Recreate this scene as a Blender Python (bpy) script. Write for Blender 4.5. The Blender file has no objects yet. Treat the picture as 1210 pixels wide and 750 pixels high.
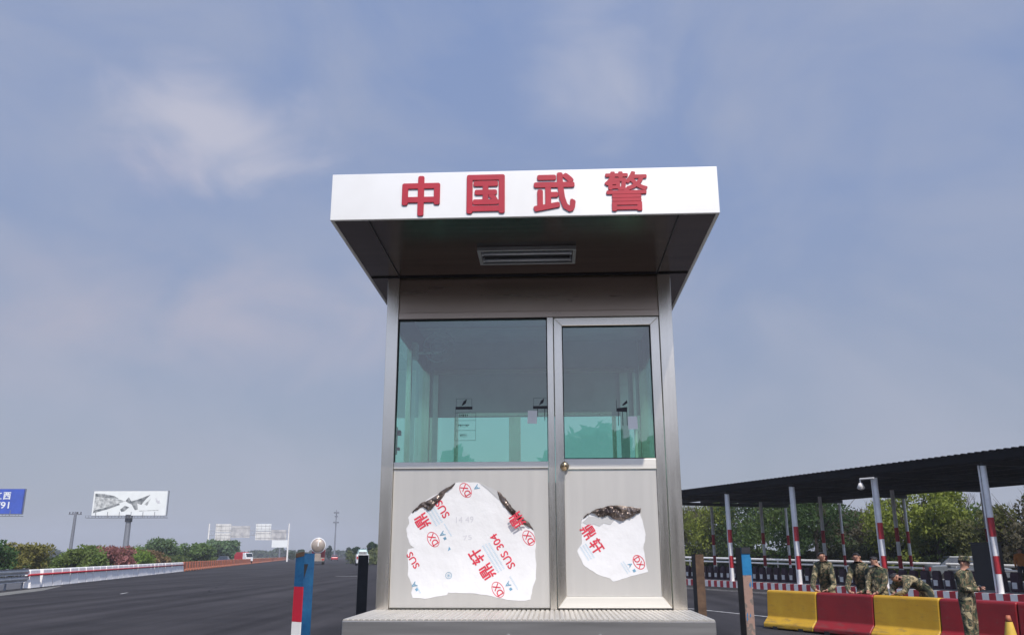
import bpy, bmesh, math, random
from math import radians as R, pi, sin, cos
from mathutils import Vector, Matrix, noise
SC = bpy.context.scene
C = SC.collection
rnd = random.Random(7)

# ------------------------------------------------------------------ camera
cam = bpy.data.cameras.new('camera'); cam.sensor_width = 36; cam.lens = 1008.0/1210*36
cam.clip_start = .1; cam.clip_end = 9000
co = bpy.data.objects.new('camera', cam); C.objects.link(co)
EYE = 1.62
co.matrix_world = Matrix.Translation((0, 0, EYE)) @ Matrix.Rotation(pi/2+.2709, 4, 'X') @ Matrix.Rotation(-.0018, 4, 'Z')
SC.camera = co
SC.view_settings.view_transform = 'Standard'; SC.view_settings.look = 'None'
SC.view_settings.exposure = 0.0; SC.view_settings.gamma = 1

# ------------------------------------------------------------------ sky and sun
SUN_EL, SUN_AZ = R(49), R(17)            # sun behind the camera, to the right
sdir = Vector((sin(SUN_AZ)*cos(SUN_EL), -cos(SUN_AZ)*cos(SUN_EL), sin(SUN_EL)))
sl = bpy.data.lights.new('sun', 'SUN'); sl.energy = 4.0; sl.angle = R(.6); sl.color = (1, .93, .84)
so = bpy.data.objects.new('sun', sl); C.objects.link(so)
so.rotation_euler = sdir.to_track_quat('Z', 'Y').to_euler()

w = bpy.data.worlds.new('World'); SC.world = w; w.use_nodes = True
nt = w.node_tree; N = nt.nodes; L = nt.links; N.clear()
def nd(t, **k):
    n = N.new(t)
    for a, b in k.items(): setattr(n, a, b)
    return n
out = nd('ShaderNodeOutputWorld'); bg = nd('ShaderNodeBackground'); bg.inputs[1].default_value = .1
L.new(bg.outputs[0], out.inputs[0])
sky = nd('ShaderNodeTexSky', sky_type='NISHITA', sun_disc=False)
sky.sun_elevation = SUN_EL; sky.sun_rotation = pi - SUN_AZ
sky.air_density = 1.0; sky.dust_density = 2.0; sky.ozone_density = 2.0; sky.altitude = 20
tc = nd('ShaderNodeTexCoord')
sep = nd('ShaderNodeSeparateXYZ'); L.new(tc.outputs['Generated'], sep.inputs[0])
def math_(op, a, b=None, clamp=False):
    n = nd('ShaderNodeMath', operation=op); n.use_clamp = clamp
    for i, v in enumerate((a, b)):
        if v is None: continue
        if isinstance(v, (int, float)): n.inputs[i].default_value = v
        else: L.new(v, n.inputs[i])
    return n.outputs[0]
def ramp(x, stops):
    n = nd('ShaderNodeValToRGB'); e = n.color_ramp.elements
    while len(e) < len(stops): e.new(.5)
    for el, (p, c) in zip(e, stops): el.position = p; el.color = c if len(c) == 4 else (*c, 1)
    L.new(x, n.inputs[0]); return n.outputs[0]
def mix(f, a, b):
    n = nd('ShaderNodeMix', data_type='RGBA')
    if isinstance(f, (int, float)): n.inputs[0].default_value = f
    else: L.new(f, n.inputs[0])
    for i, v in ((6, a), (7, b)):
        if isinstance(v, tuple): n.inputs[i].default_value = (*v, 1)
        else: L.new(v, n.inputs[i])
    return n.outputs[2]
# hazy spring air: the clear sky is veiled, more towards the horizon
veil = ramp(sep.outputs[2], [(0, (3.6, 3.85, 4.5)), (.14, (3.35, 3.8, 4.95)), (.38, (2.8, 3.6, 5.75)), (.75, (2.45, 3.45, 6.2))])
base = mix(.82, sky.outputs[0], veil)
mp = nd('ShaderNodeMapping'); mp.inputs[3].default_value = (1, 1, 1.6); L.new(tc.outputs['Generated'], mp.inputs[0])
nz = nd('ShaderNodeTexNoise'); nz.inputs['Scale'].default_value = 3.1; nz.inputs['Detail'].default_value = 7; nz.inputs['Roughness'].default_value = .55
nz.inputs['Distortion'].default_value = .4
L.new(mp.outputs[0], nz.inputs['Vector'])
soft = ramp(nz.outputs[0], [(.40, (0, 0, 0)), (.70, (.6, .6, .6))])
cl = mix(soft, base, (4.3, 4.6, 5.65))
nz2 = nd('ShaderNodeTexNoise'); nz2.inputs['Scale'].default_value = 6; nz2.inputs['Detail'].default_value = 7; nz2.inputs['Roughness'].default_value = .52
nz2.inputs['Distortion'].default_value = .5; L.new(mp.outputs[0], nz2.inputs['Vector'])
def blob(d, r, sq, gain, col, prev):
    # a soft cloud round one compass direction; sq flattens it
    v = nd('ShaderNodeVectorMath', operation='SUBTRACT'); L.new(tc.outputs['Generated'], v.inputs[0]); v.inputs[1].default_value = Vector(d).normalized()
    m = nd('ShaderNodeVectorMath', operation='MULTIPLY'); L.new(v.outputs[0], m.inputs[0]); m.inputs[1].default_value = (1/r, 1/r, sq/r)
    l = nd('ShaderNodeVectorMath', operation='LENGTH'); L.new(m.outputs[0], l.inputs[0])
    k = math_('SUBTRACT', 1.0, l.outputs['Value'])
    k = math_('ADD', k, math_('MULTIPLY', math_('SUBTRACT', nz2.outputs[0], .5), 2.0))
    k = math_('MULTIPLY', k, gain, True)
    k = math_('SMOOTH_MIN', k, 1.0) if False else k
    k2 = math_('MULTIPLY', math_('MULTIPLY', k, k), math_('SUBTRACT', 3.0, math_('MULTIPLY', k, 2.0)))
    k2 = math_('MULTIPLY', k2, .62)
    return mix(k2, prev, col)
cl = blob((-.322, .86, .447), .125, 1.7, 1.2, (6.4, 6.2, 6.9), cl)
cl = blob((-.40, .89, .43), .10, 2.2, .5, (5.4, 5.1, 6.1), cl)
cl = blob((-.34, 1.0, .27), .22, 2.6, .8, (5.2, 4.95, 5.75), cl)
cl = blob((-.52, .93, .25), .22, 1.3, .5, (4.8, 4.6, 5.5), cl)
cl = blob((.09, .85, .60), .14, .8, .6, (4.8, 5.1, 6.3), cl)
cl = blob((.10, .87, .50), .11, 1.0, .75, (4.7, 5.0, 6.2), cl)
# the hazy sky is brighter on the sun's side
dt = nd('ShaderNodeVectorMath', operation='DOT_PRODUCT'); L.new(tc.outputs['Generated'], dt.inputs[0]); dt.inputs[1].default_value = sdir
gl_ = math_('ADD', math_('MULTIPLY', math_('POWER', math_('MAXIMUM', dt.outputs['Value'], 0.0), 2.0), 1.5), 1.0)
vm = nd('ShaderNodeVectorMath', operation='SCALE'); L.new(cl, vm.inputs[0]); L.new(gl_, vm.inputs['Scale'])
L.new(vm.outputs[0], bg.inputs[0])

# ------------------------------------------------------------------ materials
def nodes_of(m): return m.node_tree.nodes, m.node_tree.links
def mat(name, col, rough=.6, metal=0, var=.12, scale=6, bump=0, bscale=60, stretch=None, col2=None, lo=.35, hi=.65, spec=None, trans=0):
    m = bpy.data.materials.new(name); m.use_nodes = True
    n, l = nodes_of(m); b = n['Principled BSDF']
    b.inputs['Roughness'].default_value = rough; b.inputs['Metallic'].default_value = metal
    if spec is not None: b.inputs['Specular IOR Level'].default_value = spec
    t = n.new('ShaderNodeTexCoord'); mpp = n.new('ShaderNodeMapping'); l.new(t.outputs['Object'], mpp.inputs[0])
    if stretch: mpp.inputs[3].default_value = stretch
    z = n.new('ShaderNodeTexNoise'); z.inputs['Scale'].default_value = scale; z.inputs['Detail'].default_value = 6; z.inputs['Roughness'].default_value = .6
    l.new(mpp.outputs[0], z.inputs['Vector'])
    r = n.new('ShaderNodeValToRGB'); r.color_ramp.elements[0].position = lo; r.color_ramp.elements[1].position = hi
    c2 = col2 or tuple(min(1, c*(1+var)) for c in col); c1 = col if col2 else tuple(c*(1-var) for c in col)
    r.color_ramp.elements[0].color = (*c1, 1); r.color_ramp.elements[1].color = (*c2, 1)
    l.new(z.outputs[0], r.inputs[0]); l.new(r.outputs[0], b.inputs['Base Color'])
    rr = n.new('ShaderNodeMapRange'); rr.inputs[3].default_value = max(.02, rough-.08); rr.inputs[4].default_value = min(1, rough+.08)
    l.new(z.outputs[0], rr.inputs[0]); l.new(rr.outputs[0], b.inputs['Roughness'])
    if bump:
        z2 = n.new('ShaderNodeTexNoise'); z2.inputs['Scale'].default_value = bscale; z2.inputs['Detail'].default_value = 4
        l.new(mpp.outputs[0], z2.inputs['Vector'])
        bp = n.new('ShaderNodeBump'); bp.inputs['Strength'].default_value = bump; bp.inputs['Distance'].default_value = .01
        l.new(z2.outputs[0], bp.inputs['Height']); l.new(bp.outputs[0], b.inputs['Normal'])
    return m
def glass(name, tint, ior=1.5, rough=0.0, film=.0):
    m = bpy.data.materials.new(name); m.use_nodes = True; n, l = nodes_of(m); n.clear()
    o = n.new('ShaderNodeOutputMaterial'); mx = n.new('ShaderNodeMixShader'); tr = n.new('ShaderNodeBsdfTransparent'); gl = n.new('ShaderNodeBsdfGlossy')
    fr = n.new('ShaderNodeFresnel'); fr.inputs[0].default_value = ior
    geo = n.new('ShaderNodeNewGeometry')
    mm = n.new('ShaderNodeMath'); mm.operation = 'MULTIPLY_ADD'; mm.inputs[1].default_value = 1.5; mm.inputs[2].default_value = film; mm.use_clamp = True
    # only the outward side mirrors, so a pane counts once
    inv = n.new('ShaderNodeMath'); inv.operation = 'SUBTRACT'; inv.inputs[0].default_value = 1; l.new(geo.outputs['Backfacing'], inv.inputs[1])
    m2 = n.new('ShaderNodeMath'); m2.operation = 'MULTIPLY'
    l.new(fr.outputs[0], mm.inputs[0]); l.new(mm.outputs[0], m2.inputs[0]); l.new(inv.outputs[0], m2.inputs[1])
    tr.inputs[0].default_value = (*tint, 1); gl.inputs['Roughness'].default_value = rough; gl.inputs[0].default_value = (1, 1, 1, 1)
    l.new(m2.outputs[0], mx.inputs[0]); l.new(tr.outputs[0], mx.inputs[1]); l.new(gl.outputs[0], mx.inputs[2]); l.new(mx.outputs[0], o.inputs[0])
    return m
M = {}
M['asphalt'] = mat('asphalt', (.031, .029, .031), .9, scale=.35, col2=(.045, .042, .044), bump=.6, bscale=25, spec=.12)
def streaks(m, ang):
    n, l = nodes_of(m); b = n['Principled BSDF']; t = n.new('ShaderNodeTexCoord'); mp_ = n.new('ShaderNodeMapping'); mp_.inputs[2].default_value = (0, 0, ang); mp_.inputs[3].default_value = (1.1, .035, 1)
    l.new(t.outputs['Object'], mp_.inputs[0]); z = n.new('ShaderNodeTexNoise'); z.inputs['Scale'].default_value = 1; z.inputs['Detail'].default_value = 4; l.new(mp_.outputs[0], z.inputs['Vector'])
    z2 = n.new('ShaderNodeTexNoise'); z2.inputs['Scale'].default_value = 18; z2.inputs['Detail'].default_value = 8; z2.inputs['Roughness'].default_value = .8; l.new(t.outputs['Object'], z2.inputs['Vector'])
    vo = n.new('ShaderNodeTexVoronoi'); vo.feature = 'DISTANCE_TO_EDGE'; vo.inputs['Scale'].default_value = .09; vo.inputs['Randomness'].default_value = 1
    z4 = n.new('ShaderNodeTexNoise'); z4.inputs['Scale'].default_value = .6; z4.inputs['Detail'].default_value = 5; l.new(t.outputs['Object'], z4.inputs['Vector'])
    mxv = n.new('ShaderNodeMix'); mxv.data_type = 'VECTOR'; mxv.inputs[0].default_value = .55; l.new(t.outputs['Object'], mxv.inputs[4]); l.new(z4.outputs['Color'], mxv.inputs[5]); l.new(mxv.outputs[1], vo.inputs['Vector'])
    cr_ = n.new('ShaderNodeMapRange'); cr_.inputs[1].default_value = 0; cr_.inputs[2].default_value = .0022; cr_.inputs[3].default_value = .55; cr_.inputs[4].default_value = 1; l.new(vo.outputs['Distance'], cr_.inputs[0])
    a = n.new('ShaderNodeMapRange'); a.inputs[1].default_value = .35; a.inputs[2].default_value = .65; a.inputs[3].default_value = .68; a.inputs[4].default_value = 1.3; l.new(z.outputs[0], a.inputs[0])
    c = n.new('ShaderNodeMapRange'); c.inputs[1].default_value = .3; c.inputs[2].default_value = .7; c.inputs[3].default_value = .8; c.inputs[4].default_value = 1.2; l.new(z2.outputs[0], c.inputs[0])
    m1 = n.new('ShaderNodeMath'); m1.operation = 'MULTIPLY'; l.new(a.outputs[0], m1.inputs[0]); l.new(c.outputs[0], m1.inputs[1])
    m2 = n.new('ShaderNodeMath'); m2.operation = 'MULTIPLY'; l.new(m1.outputs[0], m2.inputs[0]); l.new(cr_.outputs[0], m2.inputs[1])
    src = b.inputs['Base Color'].links[0].from_socket; vm_ = n.new('ShaderNodeVectorMath'); vm_.operation = 'SCALE'; l.new(src, vm_.inputs[0]); l.new(m2.outputs[0], vm_.inputs['Scale']); l.new(vm_.outputs[0], b.inputs['Base Color'])
streaks(M['asphalt'], -.2)
M['asphalt_old'] = mat('worn_asphalt', (.07, .07, .075), .9, var=.15, scale=.3, bump=.3, bscale=25)
M['ground'] = mat('dry_grass_ground', (.07, .085, .035), .95, scale=.08, col2=(.13, .12, .06))
M['verge'] = mat('pale_verge', (.16, .155, .14), .9, var=.2, scale=1.5)
M['concrete'] = mat('concrete', (.22, .215, .20), .85, var=.18, scale=2.5, bump=.4, bscale=40)
M['line'] = mat('road_paint', (.20, .195, .19), .8, scale=4, col2=(.50, .49, .47))
# brushed stainless: long streaks along Z or X
def steel(name, col, rough, stretch, dirt=.1, metal=1.0, aniso=.0):
    m = mat(name, col, rough, metal, var=dirt, scale=3, stretch=stretch)
    n, l = nodes_of(m); b = n['Principled BSDF']
    t = n.new('ShaderNodeTexCoord'); mp2 = n.new('ShaderNodeMapping'); l.new(t.outputs['Object'], mp2.inputs[0])
    s = tuple(14 if v > 1 else (1.2 if v < 1 else 14) for v in stretch); mp2.inputs[3].default_value = s
    z = n.new('ShaderNodeTexNoise'); z.inputs['Scale'].default_value = 22; z.inputs['Detail'].default_value = 3; l.new(mp2.outputs[0], z.inputs['Vector'])
    bp = n.new('ShaderNodeBump'); bp.inputs['Strength'].default_value = .09; bp.inputs['Distance'].default_value = .002
    l.new(z.outputs[0], bp.inputs['Height'])
    z3 = n.new('ShaderNodeTexNoise'); z3.inputs['Scale'].default_value = 2.2; z3.inputs['Detail'].default_value = 1; l.new(t.outputs['Object'], z3.inputs['Vector'])
    bp2 = n.new('ShaderNodeBump'); bp2.inputs['Strength'].default_value = .25; bp2.inputs['Distance'].default_value = .01
    l.new(z3.outputs[0], bp2.inputs['Height']); l.new(bp2.outputs[0], bp.inputs['Normal']); l.new(bp.outputs[0], b.inputs['Normal'])
    return m
M['steel_v'] = steel('brushed_steel_upright', (.80, .735, .64), .24, (8, 8, .4), .05, .94)
M['steel_h'] = steel('brushed_steel_rail', (.77, .715, .63), .28, (.4, 8, 8), .05, .9)
M['panel'] = steel('satin_steel_panel', (.565, .548, .515), .46, (8, 8, .4), .02, .45)
M['rail_bright'] = steel('bright_steel_rail', (.80, .77, .70), .42, (.4, 8, 8), .05, .35)
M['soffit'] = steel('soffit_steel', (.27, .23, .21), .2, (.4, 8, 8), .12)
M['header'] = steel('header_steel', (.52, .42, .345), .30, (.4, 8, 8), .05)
M['fascia'] = mat('white_fascia_sheet', (.76, .75, .71), .38, .15, scale=1.2, col2=(.84, .835, .81))
M['plat'] = steel('platform_steel', (.50, .475, .44), .36, (.4, 8, 8), .08, .93)
M['plat_top'] = steel('platform_tread', (.60, .57, .51), .40, (8, .4, 8), .1, .5)
M['interior'] = mat('interior_grey', (.50, .51, .49), .7, var=.1, scale=3)
M['gasket'] = mat('black_rubber', (.015, .015, .017), .6)
M['glass'] = glass('green_glass', (.76, .96, .885), 1.5, 0, .085)
M['glass_b'] = glass('green_glass_rear', (.80, .975, .91), 1.5, 0, .0)
M['char'] = mat('red_sign_letters', (.42, .010, .028), .45, var=.08)
M['film'] = mat('white_plastic_film', (.73, .73, .735), .45, scale=3, var=.04, bump=1.0, bscale=6)
M['film_shadow'] = mat('film_shade_grey', (.5, .5, .5), .5, scale=2, var=.05)  # white film as it looks in shade, painted as a grey
M['curl'] = mat('film_backing_foil', (.06, .045, .04), .34, .7, scale=7, col2=(.36, .30, .27), lo=.40, hi=.75, bump=.5, bscale=16)
M['ink_red'] = mat('red_ink', (.62, .04, .07), .6, var=.15, scale=40)
M['ink_blue'] = mat('blue_ink', (.16, .33, .46), .6, var=.2, scale=40)
M['ink_pale'] = mat('pale_blue_ink', (.36, .56, .70), .6, var=.1, scale=40)
M['ink_grey'] = mat('pencil_grey', (.55, .55, .58), .6)
M['paper'] = mat('white_paper', (.84, .84, .82), .7, var=.04)
M['black'] = mat('black_plastic', (.012, .012, .014), .45)
M['tube'] = mat('unlit_tube', (.55, .57, .6), .35)
M['brass'] = mat('worn_brass', (.42, .33, .22), .3, 1)
M['barrier_y'] = mat('yellow_plastic', (.47, .25, .008), .5, scale=2, col2=(.56, .33, .02), bump=.1, bscale=8)
M['barrier_r'] = mat('red_plastic', (.20, .006, .009), .48, scale=2, col2=(.28, .009, .012), bump=.1, bscale=8)
def scuff(m, amount=.6):
    n, l = nodes_of(m); b = n['Principled BSDF']; t = n.new('ShaderNodeTexCoord'); mp_ = n.new('ShaderNodeMapping'); mp_.inputs[3].default_value = (1.5, 6, 9)
    l.new(t.outputs['Object'], mp_.inputs[0]); z = n.new('ShaderNodeTexNoise'); z.inputs['Scale'].default_value = 2.2; z.inputs['Detail'].default_value = 9; z.inputs['Roughness'].default_value = .75; l.new(mp_.outputs[0], z.inputs['Vector'])
    sp = n.new('ShaderNodeSeparateXYZ'); l.new(t.outputs['Object'], sp.inputs[0])
    g_ = n.new('ShaderNodeMapRange'); g_.inputs[1].default_value = .0; g_.inputs[2].default_value = .35; g_.inputs[3].default_value = .13; g_.inputs[4].default_value = 0; l.new(sp.outputs[2], g_.inputs[0])
    ad = n.new('ShaderNodeMath'); ad.operation = 'ADD'; l.new(z.outputs[0], ad.inputs[0]); l.new(g_.outputs[0], ad.inputs[1])
    k = n.new('ShaderNodeMapRange'); k.inputs[1].default_value = .56; k.inputs[2].default_value = .72; k.inputs[3].default_value = 0; k.inputs[4].default_value = amount; l.new(ad.outputs[0], k.inputs[0])
    src = b.inputs['Base Color'].links[0].from_socket; mx = n.new('ShaderNodeMix'); mx.data_type = 'RGBA'; l.new(k.outputs[0], mx.inputs[0]); l.new(src, mx.inputs[6]); mx.inputs[7].default_value = (.09, .075, .06, 1); l.new(mx.outputs[2], b.inputs['Base Color'])
scuff(M['barrier_y']); scuff(M['barrier_r'])
M['white_p'] = mat('white_painted', (.70, .68, .64), .7, scale=2.5, col2=(.80, .79, .76))
M['orange_p'] = mat('orange_plastic', (.36, .085, .03), .6, scale=1.5, col2=(.46, .16, .08))
M['red_p'] = mat('red_paint', (.40, .02, .03), .55, var=.15)
M['maroon'] = mat('dark_maroon', (.035, .012, .022), .7, var=.3)
M['pole_w'] = mat('white_pole_paint', (.70, .70, .70), .55, scale=3, col2=(.82, .82, .81))
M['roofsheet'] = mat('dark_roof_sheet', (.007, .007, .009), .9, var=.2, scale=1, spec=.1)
M['galv'] = mat('galvanised', (.42, .43, .44), .5, .5, var=.12, scale=2)
M['dark_metal'] = mat('dark_metal', (.035, .035, .04), .6, .3, var=.2)
M['grey_metal'] = mat('grey_metal', (.20, .21, .24), .6, .3, var=.15)
M['bark'] = mat('bark', (.075, .058, .045), .9, var=.3, scale=8, bump=.5)
M['twig'] = mat('bare_twig', (.12, .10, .09), .9, var=.2, scale=8)
M['blue_dark'] = mat('dark_blue_post_paint', (.005, .055, .15), .5, scale=14, col2=(.008, .10, .22), lo=.3, hi=.7, bump=.3)
M['blue_paint'] = mat('blue_post_paint', (.012, .13, .30), .5, scale=14, col2=(.02, .19, .38), lo=.3, hi=.7, bump=.3)
M['post_black'] = mat('black_post_paint', (.012, .013, .016), .5, var=.4, scale=9)
M['post_rust'] = mat('brown_post_paint', (.055, .03, .018), .7, scale=10, col2=(.12, .07, .04), bump=.3)
M['skin'] = mat('skin', (.42, .22, .15), .55, var=.08, scale=20)
M['hair'] = mat('black_hair', (.012, .010, .010), .7)
M['boot'] = mat('boot_leather', (.02, .018, .016), .5)
M['eye'] = mat('eye_dark', (.02, .015, .012), .3)
M['lip'] = mat('lip', (.30, .10, .08), .5)
M['blue_board'] = mat('blue_billboard', (.02, .06, .36), .5, scale=.3, col2=(.03, .085, .48))
M['white_board'] = mat('white_billboard', (.74, .76, .75), .5, var=.04, scale=.5)
M['print_dark'] = mat('print_dark_grey', (.09, .10, .105), .6, col2=(.34, .35, .35), scale=.9, lo=.42, hi=.62)
M['print_mid'] = mat('print_mid_grey', (.26, .27, .27), .6, col2=(.60, .61, .60), scale=1.1, lo=.4, hi=.6)
M['car_glass'] = mat('dark_car_glass', (.02, .025, .03), .1, 0, spec=.8)
M['car_white'] = mat('white_car_paint', (.75, .76, .77), .25, var=.03)
M['car_dark'] = mat('dark_car_paint', (.04, .04, .07), .25, var=.1)
M['car_red'] = mat('red_truck_paint', (.42, .03, .04), .3, var=.1)
M['car_grey'] = mat('grey_car_paint', (.20, .22, .24), .3, .4, var=.08)
M['tank'] = mat('tank_metal', (.40, .33, .27), .4, .4, var=.12, scale=1)
M['taillight'] = mat('tail_light', (.45, .02, .02), .3)
M['rubber'] = mat('tyre_rubber', (.02, .02, .02), .8)
def patched(name, c1, c2, scale, thr):
    m = mat(name, c1, .65, col2=c2, scale=scale, lo=thr-.01, hi=thr+.01, bump=.4, bscale=30); return m
M['peel'] = patched('peeling_post_paint', (.28, .18, .14), (.16, .13, .11), 14, .53)
def camo(name):
    m = bpy.data.materials.new(name); m.use_nodes = True; n, l = nodes_of(m); b = n['Principled BSDF']; b.inputs['Roughness'].default_value = .9
    t = n.new('ShaderNodeTexCoord'); z = n.new('ShaderNodeTexNoise'); z.inputs['Scale'].default_value = 6.0; z.inputs['Detail'].default_value = 2.0; z.inputs['Distortion'].default_value = .8
    l.new(t.outputs['Object'], z.inputs['Vector']); r = n.new('ShaderNodeValToRGB'); r.color_ramp.interpolation = 'CONSTANT'
    e = r.color_ramp.elements
    for p in (.3, .6, .7): e.new(p)
    for el, (p, c) in zip(e, [(0, (.02, .025, .018)), (.42, (.05, .065, .032)), (.48, (.16, .12, .065)), (.54, (.035, .045, .03)), (.58, (.34, .28, .16))]): el.position = p; el.color = (*c, 1)
    l.new(z.outputs[0], r.inputs[0]); l.new(r.outputs[0], b.inputs['Base Color'])
    z2 = n.new('ShaderNodeTexNoise'); z2.inputs['Scale'].default_value = 14; l.new(t.outputs['Object'], z2.inputs['Vector'])
    bp = n.new('ShaderNodeBump'); bp.inputs['Strength'].default_value = .9; bp.inputs['Distance'].default_value = .03; l.new(z2.outputs[0], bp.inputs['Height']); l.new(bp.outputs[0], b.inputs['Normal'])
    return m
M['camo'] = camo('camouflage_cloth')
M['vest'] = mat('orange_cloth', (.55, .20, .05), .8)
M['trouser'] = mat('dark_cloth', (.04, .045, .06), .8)
_leaf = {}
def leafmat(c, name='leaves'):
    k = tuple(c)
    if k not in _leaf:
        m = mat(name, tuple(v*.62 for v in c), .75, col2=tuple(min(1, v*1.45) for v in c), scale=.9, lo=.3, hi=.7, spec=.25)
        n, l = nodes_of(m); b = n['Principled BSDF']
        # light through thin leaves
        o = [q for q in n if q.type == 'OUTPUT_MATERIAL'][0]
        tl = n.new('ShaderNodeBsdfTranslucent'); tl.inputs[0].default_value = (c[0]*1.2, c[1]*1.3, c[2]*.8, 1)
        mx = n.new('ShaderNodeMixShader'); mx.inputs[0].default_value = .3
        l.new(b.outputs[0], mx.inputs[1]); l.new(tl.outputs[0], mx.inputs[2]); l.new(mx.outputs[0], o.inputs[0])
        _leaf[k] = m
    return _leaf[k]

# ------------------------------------------------------------------ builders
class MB:
    def __init__(s): s.v = []; s.f = []; s.mi = []; s.cur = 0
    def add(s, vs, fs, T=None):
        o = len(s.v)
        for p in vs:
            p = Vector(p); s.v.append(T @ p if T else p)
        for f in fs: s.f.append([o+i for i in f]); s.mi.append(s.cur)
        return s
    def box(s, x0, x1, y0, y1, z0, z1, T=None):
        vs = [(x, y, z) for z in (z0, z1) for y in (y0, y1) for x in (x0, x1)]
        return s.add(vs, [(0, 2, 3, 1), (4, 5, 7, 6), (0, 1, 5, 4), (2, 6, 7, 3), (0, 4, 6, 2), (1, 3, 7, 5)], T)
    def cyl(s, a, b, r0, r1=None, n=12, caps=True, T=None):
        a = Vector(a); b = Vector(b); r1 = r0 if r1 is None else r1
        d = (b-a).normalized(); u = d.orthogonal().normalized(); w_ = d.cross(u)
        vs = []
        for p, r in ((a, r0), (b, r1)):
            for i in range(n):
                t = 2*pi*i/n; vs.append(p + u*cos(t)*r + w_*sin(t)*r)
        fs = [(i, (i+1) % n, n+(i+1) % n, n+i) for i in range(n)]
        if caps: fs += [tuple(range(n-1, -1, -1)), tuple(range(n, 2*n))]
        return s.add(vs, fs, T)
    def prism(s, pts, a, b, plane='xz', T=None):
        """extrude a polygon: plane 'xz' along y from a to b, 'yz' along x, 'xy' along z"""
        def mk(p, q, t): return {'xz': (p, t, q), 'yz': (t, p, q), 'xy': (p, q, t)}[plane]
        n = len(pts); vs = [mk(p, q, a) for p, q in pts] + [mk(p, q, b) for p, q in pts]
        fs = [tuple(range(n)), tuple(range(2*n-1, n-1, -1))] + [(i, n+i, n+(i+1) % n, (i+1) % n) for i in range(n)]
        return s.add(vs, fs, T)
    def sphere(s, c, r, seg=12, ring=8, T=None):
        c = Vector(c); r = Vector(r) if hasattr(r, '__len__') else Vector((r, r, r)); vs = [c+Vector((0, 0, r.z))]; fs = []
        for j in range(1, ring):
            for i in range(seg):
                a = pi*j/ring; t = 2*pi*i/seg; vs.append(c+Vector((r.x*sin(a)*cos(t), r.y*sin(a)*sin(t), r.z*cos(a))))
        vs.append(c-Vector((0, 0, r.z)))
        for i in range(seg): fs.append((0, 1+i, 1+(i+1) % seg))
        for j in range(ring-2):
            for i in range(seg):
                a = 1+j*seg; fs.append((a+i, a+seg+i, a+seg+(i+1) % seg, a+(i+1) % seg))
        a = 1+(ring-2)*seg
        for i in range(seg): fs.append((a+i, len(vs)-1, a+(i+1) % seg))
        return s.add(vs, fs, T)
    def build(s, name, m, parent=None, bevel=0, smooth=False, seg=2):
        me = bpy.data.meshes.new(name); me.from_pydata([tuple(v) for v in s.v], [], s.f)
        ms = m if isinstance(m, (list, tuple)) else [m]
        for x in ms: me.materials.append(x)
        if len(ms) > 1: me.polygons.foreach_set('material_index', s.mi)
        bm = bmesh.new(); bm.from_mesh(me)
        if not smooth == 'raw': bmesh.ops.recalc_face_normals(bm, faces=bm.faces)
        if bevel:
            es = [e for e in bm.edges if len(e.link_faces) == 2 and e.calc_face_angle(0) > .5]
            bmesh.ops.bevel(bm, geom=es, offset=bevel, segments=seg, profile=.5, affect='EDGES', clamp_overlap=True)
        bm.to_mesh(me); bm.free()
        if smooth is True: me.polygons.foreach_set('use_smooth', [True]*len(me.polygons))
        me.update()
        o = bpy.data.objects.new(name, me); C.objects.link(o)
        if parent: o.parent = parent
        return o
def tag(o, label=None, cat=None, group=None, kind=None):
    if label: o['label'] = label
    if cat: o['category'] = cat
    if group: o['group'] = group
    if kind: o['kind'] = kind
    return o
def empty(name, loc=(0, 0, 0), rz=0, label=None, cat=None, group=None):
    o = bpy.data.objects.new(name, None); C.objects.link(o); o.location = loc; o.rotation_euler = (0, 0, rz)
    o.empty_display_size = .2
    return tag(o, label, cat, group)
def kids(o): return [c for c in C.objects if c.parent == o]
def copy_tree(o, loc=None, rz=None, label=None, parent=None):
    c = o.copy(); C.objects.link(c); c.parent = parent
    if loc is not None: c.location = loc
    if rz is not None: c.rotation_euler = (0, 0, rz)
    if label: c['label'] = label
    for ch in kids(o): copy_tree(ch, parent=c)
    return c
def text_geo(body, bold=0, depth=.5):
    """glyph outlines as (verts, faces) scaled into a unit box: width w, height 1"""
    cu = bpy.data.curves.new('t', 'FONT'); cu.body = body; cu.size = 1; cu.offset = bold; cu.resolution_u = 3; cu.extrude = .02
    ob = bpy.data.objects.new('t', cu); C.objects.link(ob)
    dg = bpy.context.evaluated_depsgraph_get(); me = bpy.data.meshes.new_from_object(ob.evaluated_get(dg))
    vs = [v.co.copy() for v in me.vertices]; fs = [tuple(p.vertices) for p in me.polygons]
    bpy.data.objects.remove(ob); bpy.data.curves.remove(cu); bpy.data.meshes.remove(me)
    if not vs: return [], [], 1
    x0 = min(v.x for v in vs); x1 = max(v.x for v in vs); y0 = min(v.y for v in vs); y1 = max(v.y for v in vs); h = (y1-y0) or 1
    vs = [Vector(((v.x-(x0+x1)/2)/h, (v.y-(y0+y1)/2)/h, (v.z+.02)/.04)) for v in vs]
    return vs, fs, (x1-x0)/h
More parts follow.
